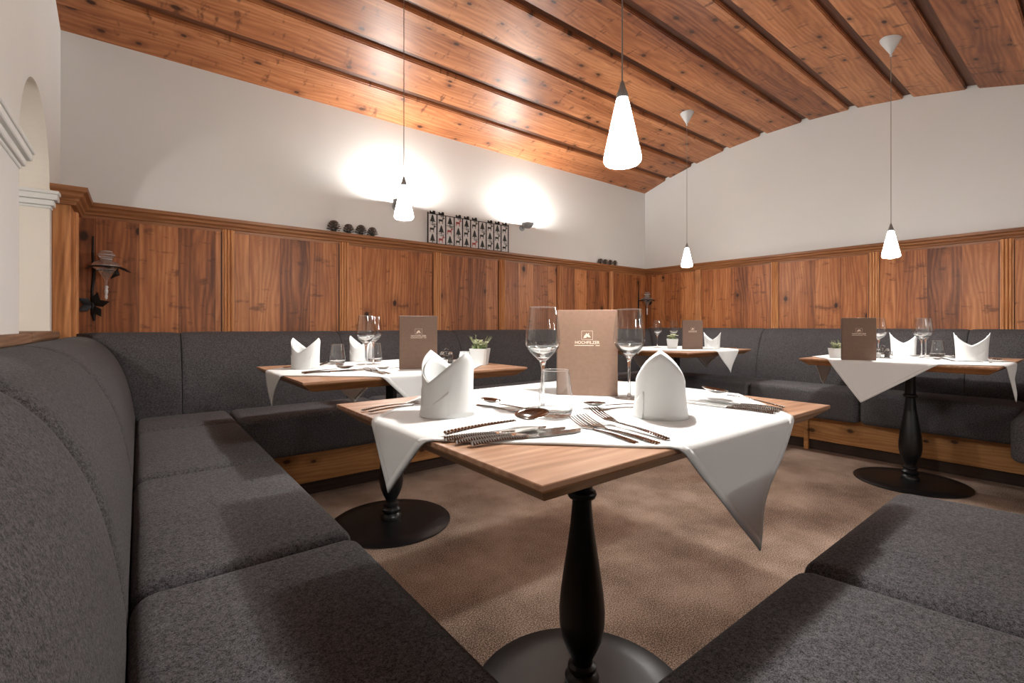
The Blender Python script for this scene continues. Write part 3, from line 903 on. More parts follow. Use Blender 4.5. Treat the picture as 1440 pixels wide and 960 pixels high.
def make_knife(label, L_=0.225):
    o = thing('table_knife', label, 'knife', (0, 0, ZT), 0)
    bm = bmesh.new(); ribbed_handle(bm, 0, L_ * 0.47, 0.0165, 0.011, 0.005)
    link_mesh('handle', bm, M['steel'], o)
    bm = bmesh.new()
    rows = []
    for q, w, s in ((0.0, 0.009, 0.0), (0.05, 0.012, 0.0), (0.12, 0.016, 0.0015), (0.5, 0.0185, 0.0015), (0.8, 0.018, 0.001), (0.93, 0.013, -0.001), (1.0, 0.003, -0.005)):
        y = L_ * 0.471 + L_ * 0.529 * q
        rows.append([bm.verts.new((-w / 2 + s, y, 0.0012)), bm.verts.new((w / 2 + s, y, 0.0020)), bm.verts.new((w / 2 + s, y, 0.0024)), bm.verts.new((-w / 2 + s, y, 0.0040))])
    for a, b in zip(rows, rows[1:]):
        for k in range(4): bm.faces.new((a[k], a[(k + 1) % 4], b[(k + 1) % 4], b[k]))
    bm.faces.new(rows[0][::-1]); bm.faces.new(rows[-1])
    link_mesh('blade', bm, M['steel'], o)
    return o
PROTO = {}
def cut(kind, label, h, t, z=ZT, tilt=0.0, roll=0.0, scale=1.0, group=None):
    """place a piece: handle end at h, pointing to t"""
    if kind not in PROTO:
        PROTO[kind] = {'spoon': make_spoon, 'fork': make_fork, 'knife': make_knife}[kind](label)
        o = PROTO[kind]
    else:
        o = dup(PROTO[kind], label, (0, 0, 0))
    if group: o['group'] = group
    elif 'group' in o: del o['group']
    a = math.atan2(t[1] - h[1], t[0] - h[0]) - math.pi / 2
    o.location = (h[0], h[1], z)
    o.rotation_euler = Matrix.Rotation(a, 3, 'Z').to_euler()
    m_ = Matrix.Rotation(a, 3, 'Z') @ Matrix.Rotation(R(tilt), 3, 'X') @ Matrix.Rotation(R(roll), 3, 'Y')
    o.rotation_euler = m_.to_euler()
    o.scale = (scale,) * 3
    return o
F = 'foreground table'
# setting on the left side of the foreground table
cut('knife', 'dinner knife at left front of the foreground table, nearest the bare wooden corner', (0.428, 0.655), (0.655, 0.612))
cut('knife', 'second knife from the bare wooden corner of the foreground table', (0.415, 0.682), (0.64, 0.640))
cut('knife', 'small knife lying beside the big spoon at the left front of the foreground table', (0.410, 0.708), (0.63, 0.668), scale=0.92)
cut('spoon', 'large soup spoon with coppery bowl above the knives at the left front', (0.425, 0.735), (0.625, 0.695), z=ZT + 0.005, tilt=4.0, roll=15)
cut('fork', 'fork lying partly on bare wood at the far left edge of the foreground table', (0.405, 1.075), (0.61, 1.112))
cut('fork', 'second fork at the far left edge of the foreground table, nearer the napkin', (0.410, 1.045), (0.60, 1.080), scale=0.93)
cut('spoon', 'dessert spoon with coppery gleam between left napkin and wine glass', (0.700, 0.80), (0.668, 0.965), z=ZT + 0.002, tilt=3, scale=0.80)
cut('fork', 'dessert fork crossed head to tail with the dessert spoon left of the wine glass', (0.655, 0.972), (0.678, 0.83), scale=0.80)
# setting on the near side
cut('fork', 'right one of the three forks laid at the front of the foreground table', (0.712, 0.472), (0.742, 0.66), z=ZT + 0.001, tilt=2.5)
cut('fork', 'middle one of three forks laid at the front of the foreground table', (0.676, 0.466), (0.703, 0.66))
cut('fork', 'left and shortest of the three forks laid at the front of the foreground table', (0.652, 0.492), (0.682, 0.66), scale=0.9)
cut('knife', 'dinner knife at the right end of the foreground table, nearest the hanging cloth', (1.112, 0.466), (1.085, 0.68))
cut('knife', 'second knife at the right end of the foreground table, under the spoon', (1.140, 0.470), (1.13, 0.69))
cut('knife', 'small knife outermost on the right end of the foreground table', (1.168, 0.474), (1.165, 0.69), scale=0.92)
cut('spoon', 'soup spoon beside the knives at the right end of the foreground table', (1.188, 0.478), (1.20, 0.70), z=ZT + 0.004, tilt=5, roll=4)
cut('spoon', 'dessert spoon just before the foot of the right wine glass', (0.985, 0.715), (0.850, 0.765), z=ZT + 0.001, tilt=2, scale=0.80)
cut('fork', 'dessert fork crossed head to tail with the dessert spoon before the right wine glass', (0.830, 0.735), (0.98, 0.70), scale=0.80)
# the other tables: repeats nothing in the photo tells apart
def small_setting(tab, c, rz, grp):
    ca, sa = math.cos(rz), math.sin(rz)
    def w(x, y): return (c[0] + x * ca - y * sa, c[1] + x * sa + y * ca)
    for i in range(2):
        cut('knife', '%s knife in the place with %s, %s' % (('inner', 'outer')[i], grp, tab), w(0.17 + 0.024 * i, -0.07), w(0.17 + 0.024 * i, 0.15), group='knives on the ' + tab)
    cut('spoon', 'soup spoon in the place with %s, %s' % (grp, tab), w(0.145, -0.06), w(0.145, 0.14), z=ZT + 0.001, tilt=2)
    for i in range(2):
        cut('fork', '%s fork in the place with %s, %s' % (('outer', 'inner')[i], grp, tab), w(-0.17 + 0.026 * i, -0.07), w(-0.17 + 0.026 * i, 0.13), group='forks on the ' + tab)
    cut('spoon', 'small spoon topping the place with %s, %s' % (grp, tab), w(0.07, 0.155), w(-0.08, 0.165), scale=0.8)
small_setting('left table', (0.595, 2.235), R(-90), 'the left end napkin')
small_setting('left table', (0.945, 1.89), R(0), 'the menu')
small_setting('right table', (3.69, 0.47), R(0), 'the M shaped napkin')
small_setting('right table', (4.03, 0.86), R(90), 'the bench side napkin')
small_setting('far corner table', (3.85, 2.08), R(0), 'the half hidden napkin')

# ------------------------------------------------------------------ menus
def text_mesh(body, size, name, mat, parent, loc, rot, extr_=0.0003, sx=1.0):
    cu = bpy.data.curves.new(name, 'FONT'); cu.body = body; cu.size = size; cu.align_x = 'CENTER'; cu.align_y = 'CENTER'
    cu.extrude = extr_; cu.offset = size * 0.008
    tmp = bpy.data.objects.new(name, cu); COL.objects.link(tmp)
    dg = bpy.context.evaluated_depsgraph_get()
    me = bpy.data.meshes.new_from_object(tmp.evaluated_get(dg))
    bpy.data.objects.remove(tmp)
    me.materials.clear(); me.materials.append(mat)
    o = bpy.data.objects.new(name, me); COL.objects.link(o); o.parent = parent
    o.location = loc; o.rotation_euler = rot; o.scale = (sx, 1, 1)
    return o
def make_menu(label, loc, rz, w=0.168, h=0.240, open_=26):
    """a stiff folder standing upright; front cover faces local -y, spine on the left (-x)"""
    o = thing('menu_folder', label, 'menu', (loc[0], loc[1], ZT), rz)
    bm = bmesh.new(); box(bm, 0, w, 0, 0.0035, 0, h, 0.0008, 1)
    fc = link_mesh('front_cover', bm, M['menu'], o, loc=(-w / 2, 0, 0))
    bm = bmesh.new(); box(bm, 0, w, 0, 0.0035, 0, h, 0.0008, 1)
    link_mesh('back_cover', bm, M['menu'], o, loc=(-w / 2, 0.0075, 0), rot=(0, 0, R(open_)))
    bm = bmesh.new(); box(bm, 0.004, w - 0.006, 0.0, 0.0022, 0.006, h - 0.006)
    link_mesh('pages', bm, M['menu_page'], o, loc=(-w / 2 + 0.001, 0.0058, 0), rot=(0, 0, R(open_ * 0.3)))
    bm = bmesh.new(); box(bm, -0.0008, 0.0028, 0.0, 0.011, 0.0005, h - 0.0005, 0.001, 1)
    link_mesh('spine', bm, M['menu_edge'], o, loc=(-w / 2 - 0.001, 0.0, 0))
    # foil emblem: an open square frame round a leaping animal, the name under it
    y = -0.0004
    cx, cz_ = w * 0.50, h * 0.705
    bm = bmesh.new()
    a = 0.0155; b = 0.0125; t = 0.0007
    for x0_, x1_, z0_, z1_ in ((-a, a, b - t, b), (-a, a, -b, -b + t), (-a, -a + t, -b, b), (a - t, a, -b, b)):
        box(bm, cx + x0_, cx + x1_, y, 0.0001, cz_ + z0_, cz_ + z1_)
    link_mesh('emblem_frame', bm, M['foil'], fc)
    bm = bmesh.new()
    body = [(-0.0105, -0.0085), (-0.006, -0.0055), (-0.0075, -0.001), (-0.004, 0.0025), (-0.0015, 0.0065), (0.0, 0.004), (0.0008, 0.0015), (0.0035, 0.0060), (0.0062, 0.0062), (0.004, 0.0030), (0.0035, 0.0), (0.0055, -0.003), (0.0098, -0.0042), (0.0095, -0.0062), (0.003, -0.0055), (-0.0005, -0.0030), (-0.0018, -0.0068), (-0.0042, -0.0072)]
    v0 = [bm.verts.new((cx + p, y, cz_ + q)) for p, q in body]; v1 = [bm.verts.new((cx + p, 0.0001, cz_ + q)) for p, q in body]
    bm.faces.new(v0); bm.faces.new(v1[::-1])
    for k in range(len(body)): bm.faces.new((v0[k], v0[(k + 1) % len(body)], v1[(k + 1) % len(body)], v1[k]))
    bmesh.ops.triangulate(bm, faces=[f for f in bm.faces if len(f.verts) > 4])
    link_mesh('emblem_animal', bm, M['foil'], fc)
    tx = text_mesh('HOCHFILZER', 0.0115, 'name_lettering', M['foil'], fc, (cx, y + 0.0002, cz_ - 0.0205), (R(90), 0, 0))
    bm = bmesh.new()
    box(bm, cx - 0.035, cx + 0.018, y, 0.0001, cz_ - 0.0295, cz_ - 0.0278); box(bm, cx + 0.0235, cx + 0.0345, y, 0.0001, cz_ - 0.0295, cz_ - 0.0278)
    link_mesh('foil_rule', bm, M['foil'], fc)
    return o
def menu_from(L_, R_, src, label, flip=1):
    cx, cy = (L_[0] + R_[0]) / 2, (L_[1] + R_[1]) / 2
    rz = math.atan2(R_[1] - L_[1], R_[0] - L_[0])
    if src is None: return make_menu(label, (cx, cy), rz)
    return dup(src, label, (cx, cy, ZT), rz)
m0 = menu_from((0.931, 0.975), (1.042, 0.853), None, 'taupe menu folder with foil emblem standing between the wine glasses of the foreground table')
menu_from((0.918, 1.988), (1.073, 1.912), m0, 'taupe menu folder standing on the left table before the back bench')
menu_from((3.55, 2.22), (3.683, 2.118), m0, 'small looking taupe menu folder on the far corner table beside the plant')
menu_from((3.165, 0.967), (3.262, 0.830), m0, 'taupe menu folder standing on the right table over the hanging cloth')

# ------------------------------------------------------------------ small things on the tables
def make_plant(label, loc, rz=0.0, s=1.0, seed=2, tall=True):
    o = thing('potted_plant', label, 'plant', (loc[0], loc[1], loc[2]), rz)
    rnd = random.Random(seed)
    bm = bmesh.new()
    def sq(w, z): return [bm.verts.new((sx * w, sy * w, z)) for sx, sy in ((-1, -1), (1, -1), (1, 1), (-1, 1))]
    rs = [sq(0.036, 0), sq(0.046, 0.082), sq(0.0425, 0.082), sq(0.041, 0.070)]
    for a, b in zip(rs, rs[1:]):
        for k in range(4): bm.faces.new((a[k], a[(k + 1) % 4], b[(k + 1) % 4], b[k]))
    bm.faces.new(rs[0][::-1]); bm.faces.new(rs[-1])
    bmesh.ops.bevel(bm, geom=[e for e in bm.edges if abs(e.verts[0].co.z - e.verts[1].co.z) > 0.05], offset=0.008, segments=3, affect='EDGES')
    link_mesh('pot', bm, M['ceramic'], o, smooth=True, autos=40)
    bm = bmesh.new()
    lathe(bm, [(0.040, 0.068), (0.040, 0.078), (0.030, 0.088), (0.008, 0.092)], 16)
    link_mesh('moss', bm, M['leafd'], o, smooth=True)
    def leaf(bm, base, d, ln, w):
        d = d.normalized(); side = d.cross(Vector((0, 0, 1)))
        side = (side if side.length > 0.1 else Vector((1, 0, 0))).normalized() * w
        up = side.cross(d).normalized() * w * 0.35
        b = Vector(base)
        p = [b, b + d * ln * 0.5 + side, b + d * ln, b + d * ln * 0.5 - side, b + d * ln * 0.45 - up]
        v = [bm.verts.new(q) for q in p]
        bm.faces.new((v[0], v[1], v[4])); bm.faces.new((v[1], v[2], v[4])); bm.faces.new((v[2], v[3], v[4])); bm.faces.new((v[3], v[0], v[4]))
    bm = bmesh.new()
    for k in range(70):
        a = rnd.uniform(0, 6.283); r = rnd.uniform(0.0, 0.034)
        b = (r * math.cos(a), r * math.sin(a), 0.080 + 0.012 * (1 - r / 0.034))
        d = Vector((math.cos(a) * rnd.uniform(0.2, 1.4), math.sin(a) * rnd.uniform(0.2, 1.4), 1))
        leaf(bm, b, d, rnd.uniform(0.016, 0.028), rnd.uniform(0.003, 0.006))
    link_mesh('leaves', bm, M['leaf'], o)
    if tall:
        bm = bmesh.new()
        for k in range(13):
            a = rnd.uniform(0, 6.283); ln = rnd.uniform(0.045, 0.078)
            d = Vector((math.cos(a) * rnd.uniform(0.2, 0.9), math.sin(a) * rnd.uniform(0.2, 0.9), 1)).normalized()
            b = Vector((math.cos(a) * 0.02, math.sin(a) * 0.02, 0.082))
            tube(bm, [b, b + d * ln * 0.6, b + d * ln], [0.0009, 0.0008, 0.0005], 5)
            for j in range(7):
                q = b + d * ln * (0.45 + 0.09 * j)
                leaf(bm, q, Vector((math.cos(j * 2.4), math.sin(j * 2.4), 0.9)), 0.009, 0.0022)
        link_mesh('sprigs', bm, M['leaf'], o)
    bm = bmesh.new()
    for k in range(20):
        a = k * 0.9 + rnd.uniform(-.2, .2); r = rnd.uniform(0.008, 0.042)
        c = Vector((r * math.cos(a), r * math.sin(a), 0.100 + rnd.uniform(0, 0.022)))
        for j in range(9):
            b = j * 0.7
            leaf(bm, c, Vector((math.cos(b), math.sin(b), 0.35 + 0.1 * (j % 3))), 0.0125, 0.0052)
    link_mesh('blossoms', bm, M['flower'], o)
    return o
pl0 = make_plant('white pot with pale sprigs and cream blossoms at the end of the left table', (1.372, 2.01, ZT - 0.003), R(40))
pl1 = make_plant('low green plant in a white pot beside the menu of the far corner table', (3.60, 2.35, ZT), R(38), seed=9, tall=False)
pl2 = dup(pl0, 'white pot with pale sprigs half hidden left of the menu on the right table', (3.335, 1.05, ZT), R(50), scale=0.72)

def make_cruet(label, loc, rz):
    o = thing('cruet_stand', label, 'cruet stand', (loc[0], loc[1], ZT), rz)
    bm = bmesh.new(); box(bm, -0.042, 0.042, -0.024, 0.024, 0.0, 0.004, 0.001, 1)
    for sx in (-0.041, 0.041):
        for sy in (-0.023, 0.023): box(bm, sx - 0.0015, sx + 0.0015, sy - 0.0015, sy + 0.0015, 0.0, 0.042)
    for z in (0.025, 0.042):
        for sy in (-0.023, 0.023): box(bm, -0.0425, 0.0425, sy - 0.0014, sy + 0.0014, z - 0.0014, z + 0.0014)
        for sx in (-0.041, 0.041): box(bm, sx - 0.0014, sx + 0.0014, -0.023, 0.023, z - 0.0014, z + 0.0014)
    link_mesh('rack', bm, M['steel'], o)
    bm = bmesh.new(); tube(bm, [(0, 0, 0.004), (0, 0, 0.062)], 0.0016, 8)
    tube(bm, [(-0.010, 0, 0.062), (-0.010, 0, 0.074), (0, 0, 0.080), (0.010, 0, 0.074), (0.010, 0, 0.062), (-0.010, 0, 0.062)], 0.0016, 6)
    link_mesh('carrying_handle', bm, M['steel'], o)
    return o
def make_shaker(label, loc, fill):
    o = thing('spice_shaker', label, 'shaker', (loc[0], loc[1], ZT + 0.0045), 0)
    bm = bmesh.new(); lathe(bm, [(0.014, 0), (0.015, 0.002), (0.015, 0.036), (0.012, 0.041), (0.010, 0.044)], 20, cap1=False)
    link_mesh('glass_body', bm, M['thin'], o, smooth=True, autos=50)
    bm = bmesh.new(); lathe(bm, [(0.0132, 0.002), (0.0132, 0.024)], 20)
    link_mesh('filling', bm, fill, o)
    bm = bmesh.new(); lathe(bm, [(0.012, 0.0435), (0.0125, 0.046), (0.0120, 0.053), (0.007, 0.0565)], 20)
    link_mesh('cap', bm, M['steel'], o, smooth=True, autos=50)
    return o
def off(c, rz, dx): return (c[0] + dx * math.cos(rz), c[1] + dx * math.sin(rz))
def cruet_set(c, rz, tab, first=None):
    if first is None:
        a = make_cruet('small metal cruet stand on the ' + tab, c, rz)
        b = make_shaker('glass salt shaker in the cruet stand of the ' + tab, off(c, rz, -0.021), M['salt'])
        d = make_shaker('glass pepper shaker in the cruet stand of the ' + tab, off(c, rz, 0.021), M['pepper'])
    else:
        a = dup(first[0], 'small metal cruet stand on the ' + tab, (*c, ZT), rz)
        b = dup(first[1], 'glass salt shaker in the cruet stand of the ' + tab, (*off(c, rz, -0.021), ZT + 0.0045))
        d = dup(first[2], 'glass pepper shaker in the cruet stand of the ' + tab, (*off(c, rz, 0.021), ZT + 0.0045))
    return a, b, d
cs = cruet_set((1.245, 2.13), R(-40), 'left table')
cruet_set((3.50, 0.86), R(-65), 'right table', cs)

# faceted white jar by the plant
o = thing('tealight_jar', 'faceted white glass jar between cruet stand and plant on the left table', 'jar', (1.305, 2.05, ZT))
bm = bmesh.new(); lathe(bm, [(0.022, 0), (0.026, 0.004), (0.030, 0.026), (0.027, 0.048), (0.0235, 0.058), (0.025, 0.064), (0.0235, 0.064), (0.021, 0.058), (0.025, 0.040), (0.022, 0.010)], 10)
link_mesh('body', bm, M['ceramic'], o)

# ------------------------------------------------------------------ lamps
def pendant(label, x, y, zb, first=None):
    zt = zc(y)
    # length differs from lamp to lamp, so cord and canopy are placed for each
    o = thing('pendant_lamp', label, 'pendant lamp', (x, y, zb), 0, None)
    bm = bmesh.new()
    lathe(bm, spline([(0.010, 0.162), (0.0150, 0.157), (0.0185, 0.142), (0.028, 0.100), (0.0385, 0.050), (0.0455, 0.017), (0.0450, 0.007), (0.040, 0.0005)], 3), 36, cap0=True, cap1=False)
    link_mesh('glass_shade', bm, M['shade'], o, smooth=True)
    bm = bmesh.new(); lathe(bm, [(0.020, -0.0006), (0.018, -0.004), (0.008, -0.006)], 32)
    link_mesh('bulb_opening', bm, M['opening'], o, smooth=True)
    bm = bmesh.new(); lathe(bm, [(0.0145, 0.1625), (0.0145, 0.172), (0.009, 0.186), (0.004, 0.204), (0.0015, 0.206)], 20)
    link_mesh('lamp_cap', bm, M['greymetal'], o, smooth=True, autos=50)
    H = zt - zb
    bm = bmesh.new(); tube(bm, [(0, 0, 0.205), (0, 0, H - 0.10)], 0.0019, 8)
    link_mesh('cord', bm, M['cord'], o)
    bm = bmesh.new(); lathe(bm, [(0.0045, H - 0.112), (0.006, H - 0.108), (0.006, H - 0.093), (0.010, H - 0.088), (0.054, H - 0.010), (0.056, H + 0.002)], 32)
    link_mesh('canopy', bm, M['canopy'], o, smooth=True, autos=50)
    return o
pendant('large white glass pendant lamp hanging over the foreground table', 0.943, 0.756, 1.350)
pendant('pendant lamp over the left table, glowing before the bright wall patch', 1.010, 2.132, 1.466)
pendant('pendant lamp over the far corner table, with its cone canopy in view', 3.684, 2.264, 1.450)
pendant('pendant lamp over the right table, with its cone canopy at upper right', 3.601, 0.844, 1.364)

pendant('added fill pendant lamp in the side passage behind the arches of the left wall', -1.15, 1.98, 1.62)  # unseen lamp, added to brighten the inside of the arch
pendant('added fill pendant lamp behind the camera over the left end of the near side', 1.10, -1.55, 1.42)  # unseen fill lamp, added to light the hanging cloth from the near side
pendant('added fill pendant lamp behind the camera over the right end of the near side', 3.10, -1.55, 1.42)  # its twin, likewise unseen and added as fill light

def sconce(label, x, z):
    o = thing('wall_sconce', label, 'wall lamp', (x, YB - 0.088, z), 0)
    bm = bmesh.new()
    lathe(bm, [(0.001, -0.046), (0.022, -0.043), (0.042, -0.032), (0.056, -0.012), (0.060, 0.004), (0.057, 0.004), (0.052, -0.010), (0.038, -0.027), (0.020, -0.037), (0.001, -0.040)], 32)
    link_mesh('dish', bm, M['greymetal'], o, smooth=True, autos=60)
    bm = bmesh.new(); tube(bm, [(0, 0.045, -0.028), (0, 0.086, -0.028)], 0.010, 12)
    lathe(bm, [(0.001, -0.001), (0.03, 0.0), (0.03, 0.006), (0.001, 0.008)], 20)
    for v in bm.verts:
        if v.co.z > -0.005 and abs(v.co.x) < 0.031 and v.co.y < 0.04:
            v.co = Vector((v.co.x, 0.086 - v.co.z * 0.9, v.co.y - 0.028))
    link_mesh('wall_bracket', bm, M['greymetal'], o, smooth=True, autos=50)
    bm = bmesh.new(); bmesh.ops.create_icosphere(bm, subdivisions=2, radius=0.016)
    link_mesh('bulb', bm, M['bulb'], o, smooth=True, loc=(0, 0, -0.004))
    return o
sc1 = sconce('grey dish wall lamp right of the card rack, throwing light up the back wall', 2.83, 1.895)
dup(sc1, 'grey dish wall lamp behind the left pendant lamp', (1.565, YB - 0.088, 1.90))

# ------------------------------------------------------------------ things on the ledge of the back panelling
ZL = 1.612
def make_cone(label, loc, s):
    rnd = random.Random(int(loc[0] * 1000))
    o = thing('pine_cone', label, 'pine cone', loc, rnd.uniform(0, 3))
    bm = bmesh.new()
    lathe(bm, [(0.010, 0.0), (0.014, 0.006), (0.014, 0.018), (0.009, 0.036), (0.003, 0.050)], 12)
    link_mesh('core', bm, M['print_dark'], o, smooth=True)
    bm = bmesh.new()
    for k in range(46):
        q = k / 46; z = 0.006 + 0.048 * q; a = k * 2.39996
        rr = 0.006 + 0.030 * max(0.0, math.cos(q * math.pi / 2)) ** 0.6
        d = Vector((math.cos(a), math.sin(a), 0.10 + 0.9 * q)).normalized()
        c = Vector((0, 0, z)); tip = c + d * rr
        side = Vector((-math.sin(a), math.cos(a), 0)) * 0.0072 * (1.15 - 0.5 * q)
        up = side.cross(d).normalized() * 0.0022
        v = [bm.verts.new(p) for p in (c + d * rr * 0.3 - side * 0.5, c + d * rr * 0.3 + side * 0.5, tip + side, tip - side, tip + d * 0.003 + up)]
        w = [bm.verts.new(p) for p in (tip + side - up * 1.2, tip - side - up * 1.2)]
        bm.faces.new((v[0], v[1], v[2], v[3])); bm.faces.new((v[3], v[2], v[4])); bm.faces.new((v[2], w[0], w[1], v[3])); bm.faces.new((v[0], v[1], w[0], w[1]))
    link_mesh('scales', bm, M['cone'], o)
    o.scale = (s,) * 3
    return o
pc = make_cone('largest and leftmost of the four pine cones on the panelling ledge at left', (1.085, YB - 0.032, ZL), 1.3)
dup(pc, 'second from left of the four pine cones on the panelling ledge at left', (1.19, YB - 0.032, ZL), 1.0, scale=1.12)
dup(pc, 'third from left of the four pine cones on the panelling ledge at left', (1.28, YB - 0.032, ZL), 2.1, scale=1.18)
dup(pc, 'rightmost of the four pine cones on the panelling ledge at left', (1.366, YB - 0.032, ZL), 2.9, scale=1.1)
for i, x in enumerate((3.90, 3.98, 4.06, 4.14)):
    dup(pc, ('leftmost', 'second from left', 'third from left', 'rightmost')[i] + ' of the small pine cones near the far corner', (x, YB - 0.032, ZL), i * 1.3, scale=0.9)

# rack of printed cards
o = thing('card_rack', 'black metal rack of small white cards printed with fir trees and deer', 'card rack', (1.826, YB - 0.035, ZL))
NW = 10; CW = 0.0815; CH = 0.078
bm = bmesh.new()
for k in range(NW + 1):
    x = k * CW; box(bm, x - 0.003, x + 0.003, -0.006, 0.006, 0, 0.252 if k in (0, NW) else 0.243)
for x0_, z in ((0, 0.004), (0, 0.242)): box(bm, 0, NW * CW, -0.003, 0.003, z - 0.003, z + 0.002)
link_mesh('frame', bm, M['iron'], o)
def grow(bm, cx, cz):
    for v in bm.verts:
        v.co.x = cx + (v.co.x - cx) * 1.22; v.co.z = cz + (v.co.z - cz + 0.002) * 1.08
for i in range(NW):
    for j in range(3):
        cx = (i + 0.5) * CW; z0_ = 0.008 + j * CH
        bm = bmesh.new(); box(bm, cx - CW / 2 + 0.005, cx + CW / 2 - 0.005, -0.002, 0.0005, z0_, z0_ + CH - 0.004)
        cd = link_mesh('card', bm, M['card'], o)
        bm = bmesh.new(); yy = -0.0026
        if (i + j) % 2 == 0:      # fir tree
            for q in range(4):
                w = 0.024 - 0.005 * q; zz = z0_ + 0.014 + q * 0.012
                box_pts = [(cx - w, zz), (cx + w, zz), (cx + w * 0.25, zz + 0.017), (cx - w * 0.25, zz + 0.017)]
                a = [bm.verts.new((p, yy, z)) for p, z in box_pts]; b = [bm.verts.new((p, -0.0019, z)) for p, z in box_pts]
                bm.faces.new(a); bm.faces.new(b[::-1])
                for k in range(4): bm.faces.new((a[k], a[(k + 1) % 4], b[(k + 1) % 4], b[k]))
            box(bm, cx - 0.003, cx + 0.003, yy, -0.0019, z0_ + 0.004, z0_ + 0.0138)
            box(bm, cx - 0.026, cx + 0.026, yy, -0.0019, z0_ + 0.002, z0_ + 0.0038)
            grow(bm, cx, z0_ + CH / 2)
            link_mesh('fir_print', bm, M['print_dark'], cd)
        else:                     # deer
            red = (i * 3 + j) % 4 != 1
            for x0_, x1_, za, zb in ((-0.020, 0.012, 0.024, 0.040), (-0.020, -0.015, 0.008, 0.0239), (0.006, 0.011, 0.008, 0.0239), (0.008, 0.016, 0.0401, 0.056), (0.0161, 0.025, 0.047, 0.055)):
                box(bm, cx + x0_, cx + x1_, yy, -0.0019, z0_ + za, z0_ + zb)
            grow(bm, cx, z0_ + CH / 2)
            link_mesh('deer_print', bm, M['print_red'] if red and i < 6 else M['print_dark'], cd)
            bm = bmesh.new()
            for s_ in (-1, 1):
                box(bm, cx + 0.009 + s_ * 0.006 - 0.002, cx + 0.009 + s_ * 0.006 + 0.002, yy, -0.0019, z0_ + 0.0562, z0_ + 0.070)
            box(bm, cx - 0.010, cx + 0.022, yy, -0.0019, z0_ + 0.062, z0_ + 0.0655)
            grow(bm, cx, z0_ + CH / 2)
            link_mesh('antler_print', bm, M['print_dark'], cd)
    if i not in (2, 6):           # clips on top, like little animals
        bm = bmesh.new(); cx = (i + 0.5) * CW
        box(bm, cx - 0.022, cx + 0.024, -0.005, 0.005, 0.2445, 0.256); box(bm, cx + 0.004, cx + 0.024, -0.005, 0.005, 0.2561, 0.268, 0.002, 1); box(bm, cx - 0.022, cx - 0.015, -0.005, 0.005, 0.2561, 0.264)
        link_mesh('top_clip', bm, M['iron'], o)

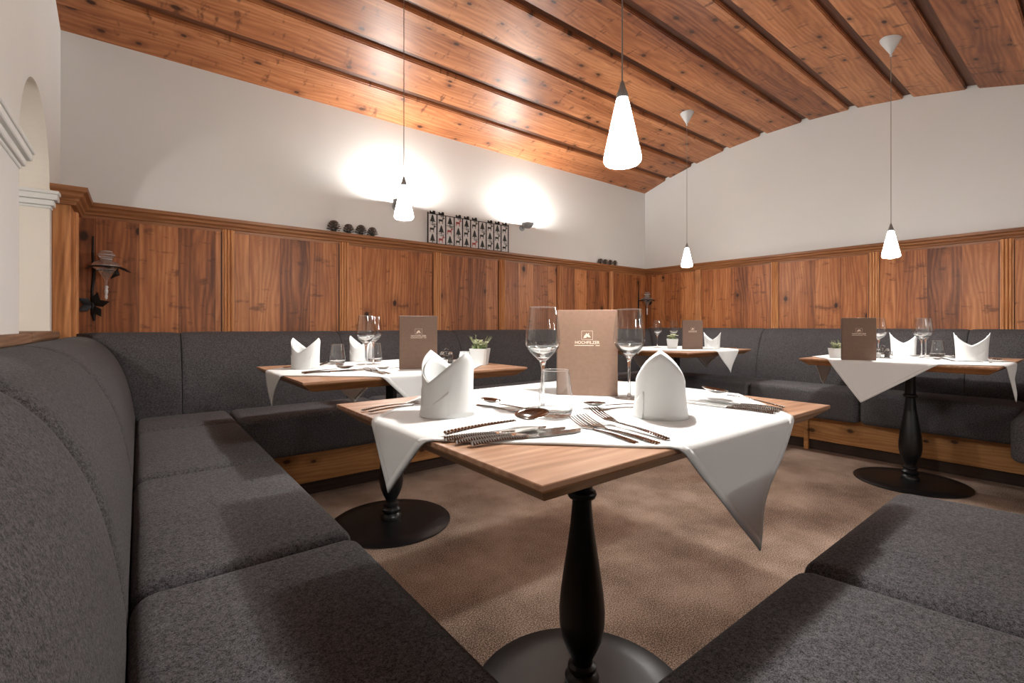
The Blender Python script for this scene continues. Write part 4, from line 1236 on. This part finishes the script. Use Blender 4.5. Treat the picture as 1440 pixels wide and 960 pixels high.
# wrought iron holders with glass oil lamps
def make_holder(label, loc, rz, s=1.0):
    o = thing('iron_lamp_holder', label, 'wall oil lamp', loc, rz)
    bm = bmesh.new()
    tube(bm, [(-0.045, 0.0, 0.30), (-0.047, 0.004, 0.20), (-0.042, 0.004, 0.10), (-0.050, 0.004, 0.0), (-0.046, 0.004, -0.12), (-0.04, 0.0, -0.16)], [0.003, 0.006, 0.008, 0.007, 0.010, 0.004], 8)
    for a in (0.3, 1.3, 2.6, 3.6, 5.2):                     # hammered leaves at the foot
        d = Vector((math.cos(a), -0.25 - 0.2 * abs(math.sin(a)), math.sin(a))) 
        b = Vector((-0.044, 0.002, -0.075)); sd = Vector((-math.sin(a), 0, math.cos(a))) * 0.020
        p = [b, b + d * 0.035 + sd, b + d * 0.072, b + d * 0.035 - sd]
        v = [bm.verts.new(q) for q in p] + [bm.verts.new(b + d * 0.036 + Vector((0, -0.006, 0)))] + [bm.verts.new(b + d * 0.036 + Vector((0, 0.004, 0)))]
        for m_ in (4, 5):
            for k in range(4): bm.faces.new((v[k], v[(k + 1) % 4], v[m_]))
    link_mesh('wall_stem', bm, M['iron'], o, smooth=True, autos=50)
    bm = bmesh.new(); R0 = 0.060; c = Vector((0.012, -0.078, 0.128))
    tube(bm, [c + Vector((R0 * math.cos(a), R0 * math.sin(a), 0)) for a in [2 * math.pi * k / 28 for k in range(29)]], 0.0042, 8, caps=False)
    tube(bm, [(-0.044, 0.0, 0.115), (-0.035, -0.03, 0.120), (-0.025, -0.048, 0.128)], 0.005, 8)
    for a, ln in ((-0.5, 0.04), (0.1, 0.05), (3.6, 0.035), (-1.4, 0.03)):   # leaves on the ring
        d = Vector((math.cos(a), math.sin(a), -0.5)); b = c + Vector((R0 * math.cos(a), R0 * math.sin(a), 0))
        sd = Vector((-math.sin(a), math.cos(a), 0.1)) * 0.020
        v = [bm.verts.new(q) for q in (b - d * 0.01, b + d * ln * 0.4 + sd, b + d * ln, b + d * ln * 0.4 - sd, b + d * ln * 0.4 + Vector((0, 0, 0.010)), b + d * ln * 0.4 - Vector((0, 0, 0.006)))]
        for m_ in (4, 5):
            for k in range(4): bm.faces.new((v[k], v[(k + 1) % 4], v[m_]))
    tube(bm, [c + Vector((R0 * math.cos(-0.6), R0 * math.sin(-0.6), 0)), c + Vector((0.045, -0.03, -0.035)), c + Vector((0.02, -0.015, -0.060))], [0.004, 0.014, 0.003], 6)
    link_mesh('ring', bm, M['iron'], o, smooth=True, autos=50)
    bm = bmesh.new()
    prof = spline([(0.004, -0.105), (0.006, -0.085), (0.012, -0.06), (0.034, -0.025), (0.057, -0.002), (0.060, 0.010), (0.050, 0.024), (0.030, 0.034), (0.022, 0.042), (0.030, 0.052), (0.036, 0.064), (0.030, 0.078), (0.024, 0.084)], 3)
    lathe(bm, prof, 32, c=tuple(c), cap1=False)
    link_mesh('glass_lamp', bm, M['clear'], o, smooth=True)
    bm = bmesh.new()
    lathe(bm, [(0.002, -0.175), (0.006, -0.168), (0.0075, -0.155), (0.005, -0.146), (0.008, -0.138), (0.009, -0.126), (0.006, -0.116), (0.010, -0.108), (0.007, -0.099)], 14, c=tuple(c))
    for z_, r_ in ((0.0, 0.058), (0.036, 0.024), (0.059, 0.036), (0.078, 0.024)):
        tube(bm, [c + Vector((r_ * math.cos(2 * math.pi * k / 24), r_ * math.sin(2 * math.pi * k / 24), z_ + 0.006)) for k in range(25)], 0.0022, 6, caps=False)
    link_mesh('glass_drop', bm, M['cut'], o, smooth=True)
    o.scale = (s,) * 3
    return o
h0 = make_holder('black wrought iron holder with clear glass oil lamp on the left wall panel', (-0.150, YB - WP - 0.004, 1.135), 0)
dup(h0, 'black wrought iron holder with glass oil lamp in the far corner of the panelling', (4.60, YB - WP - 0.004, 1.12), R(20))
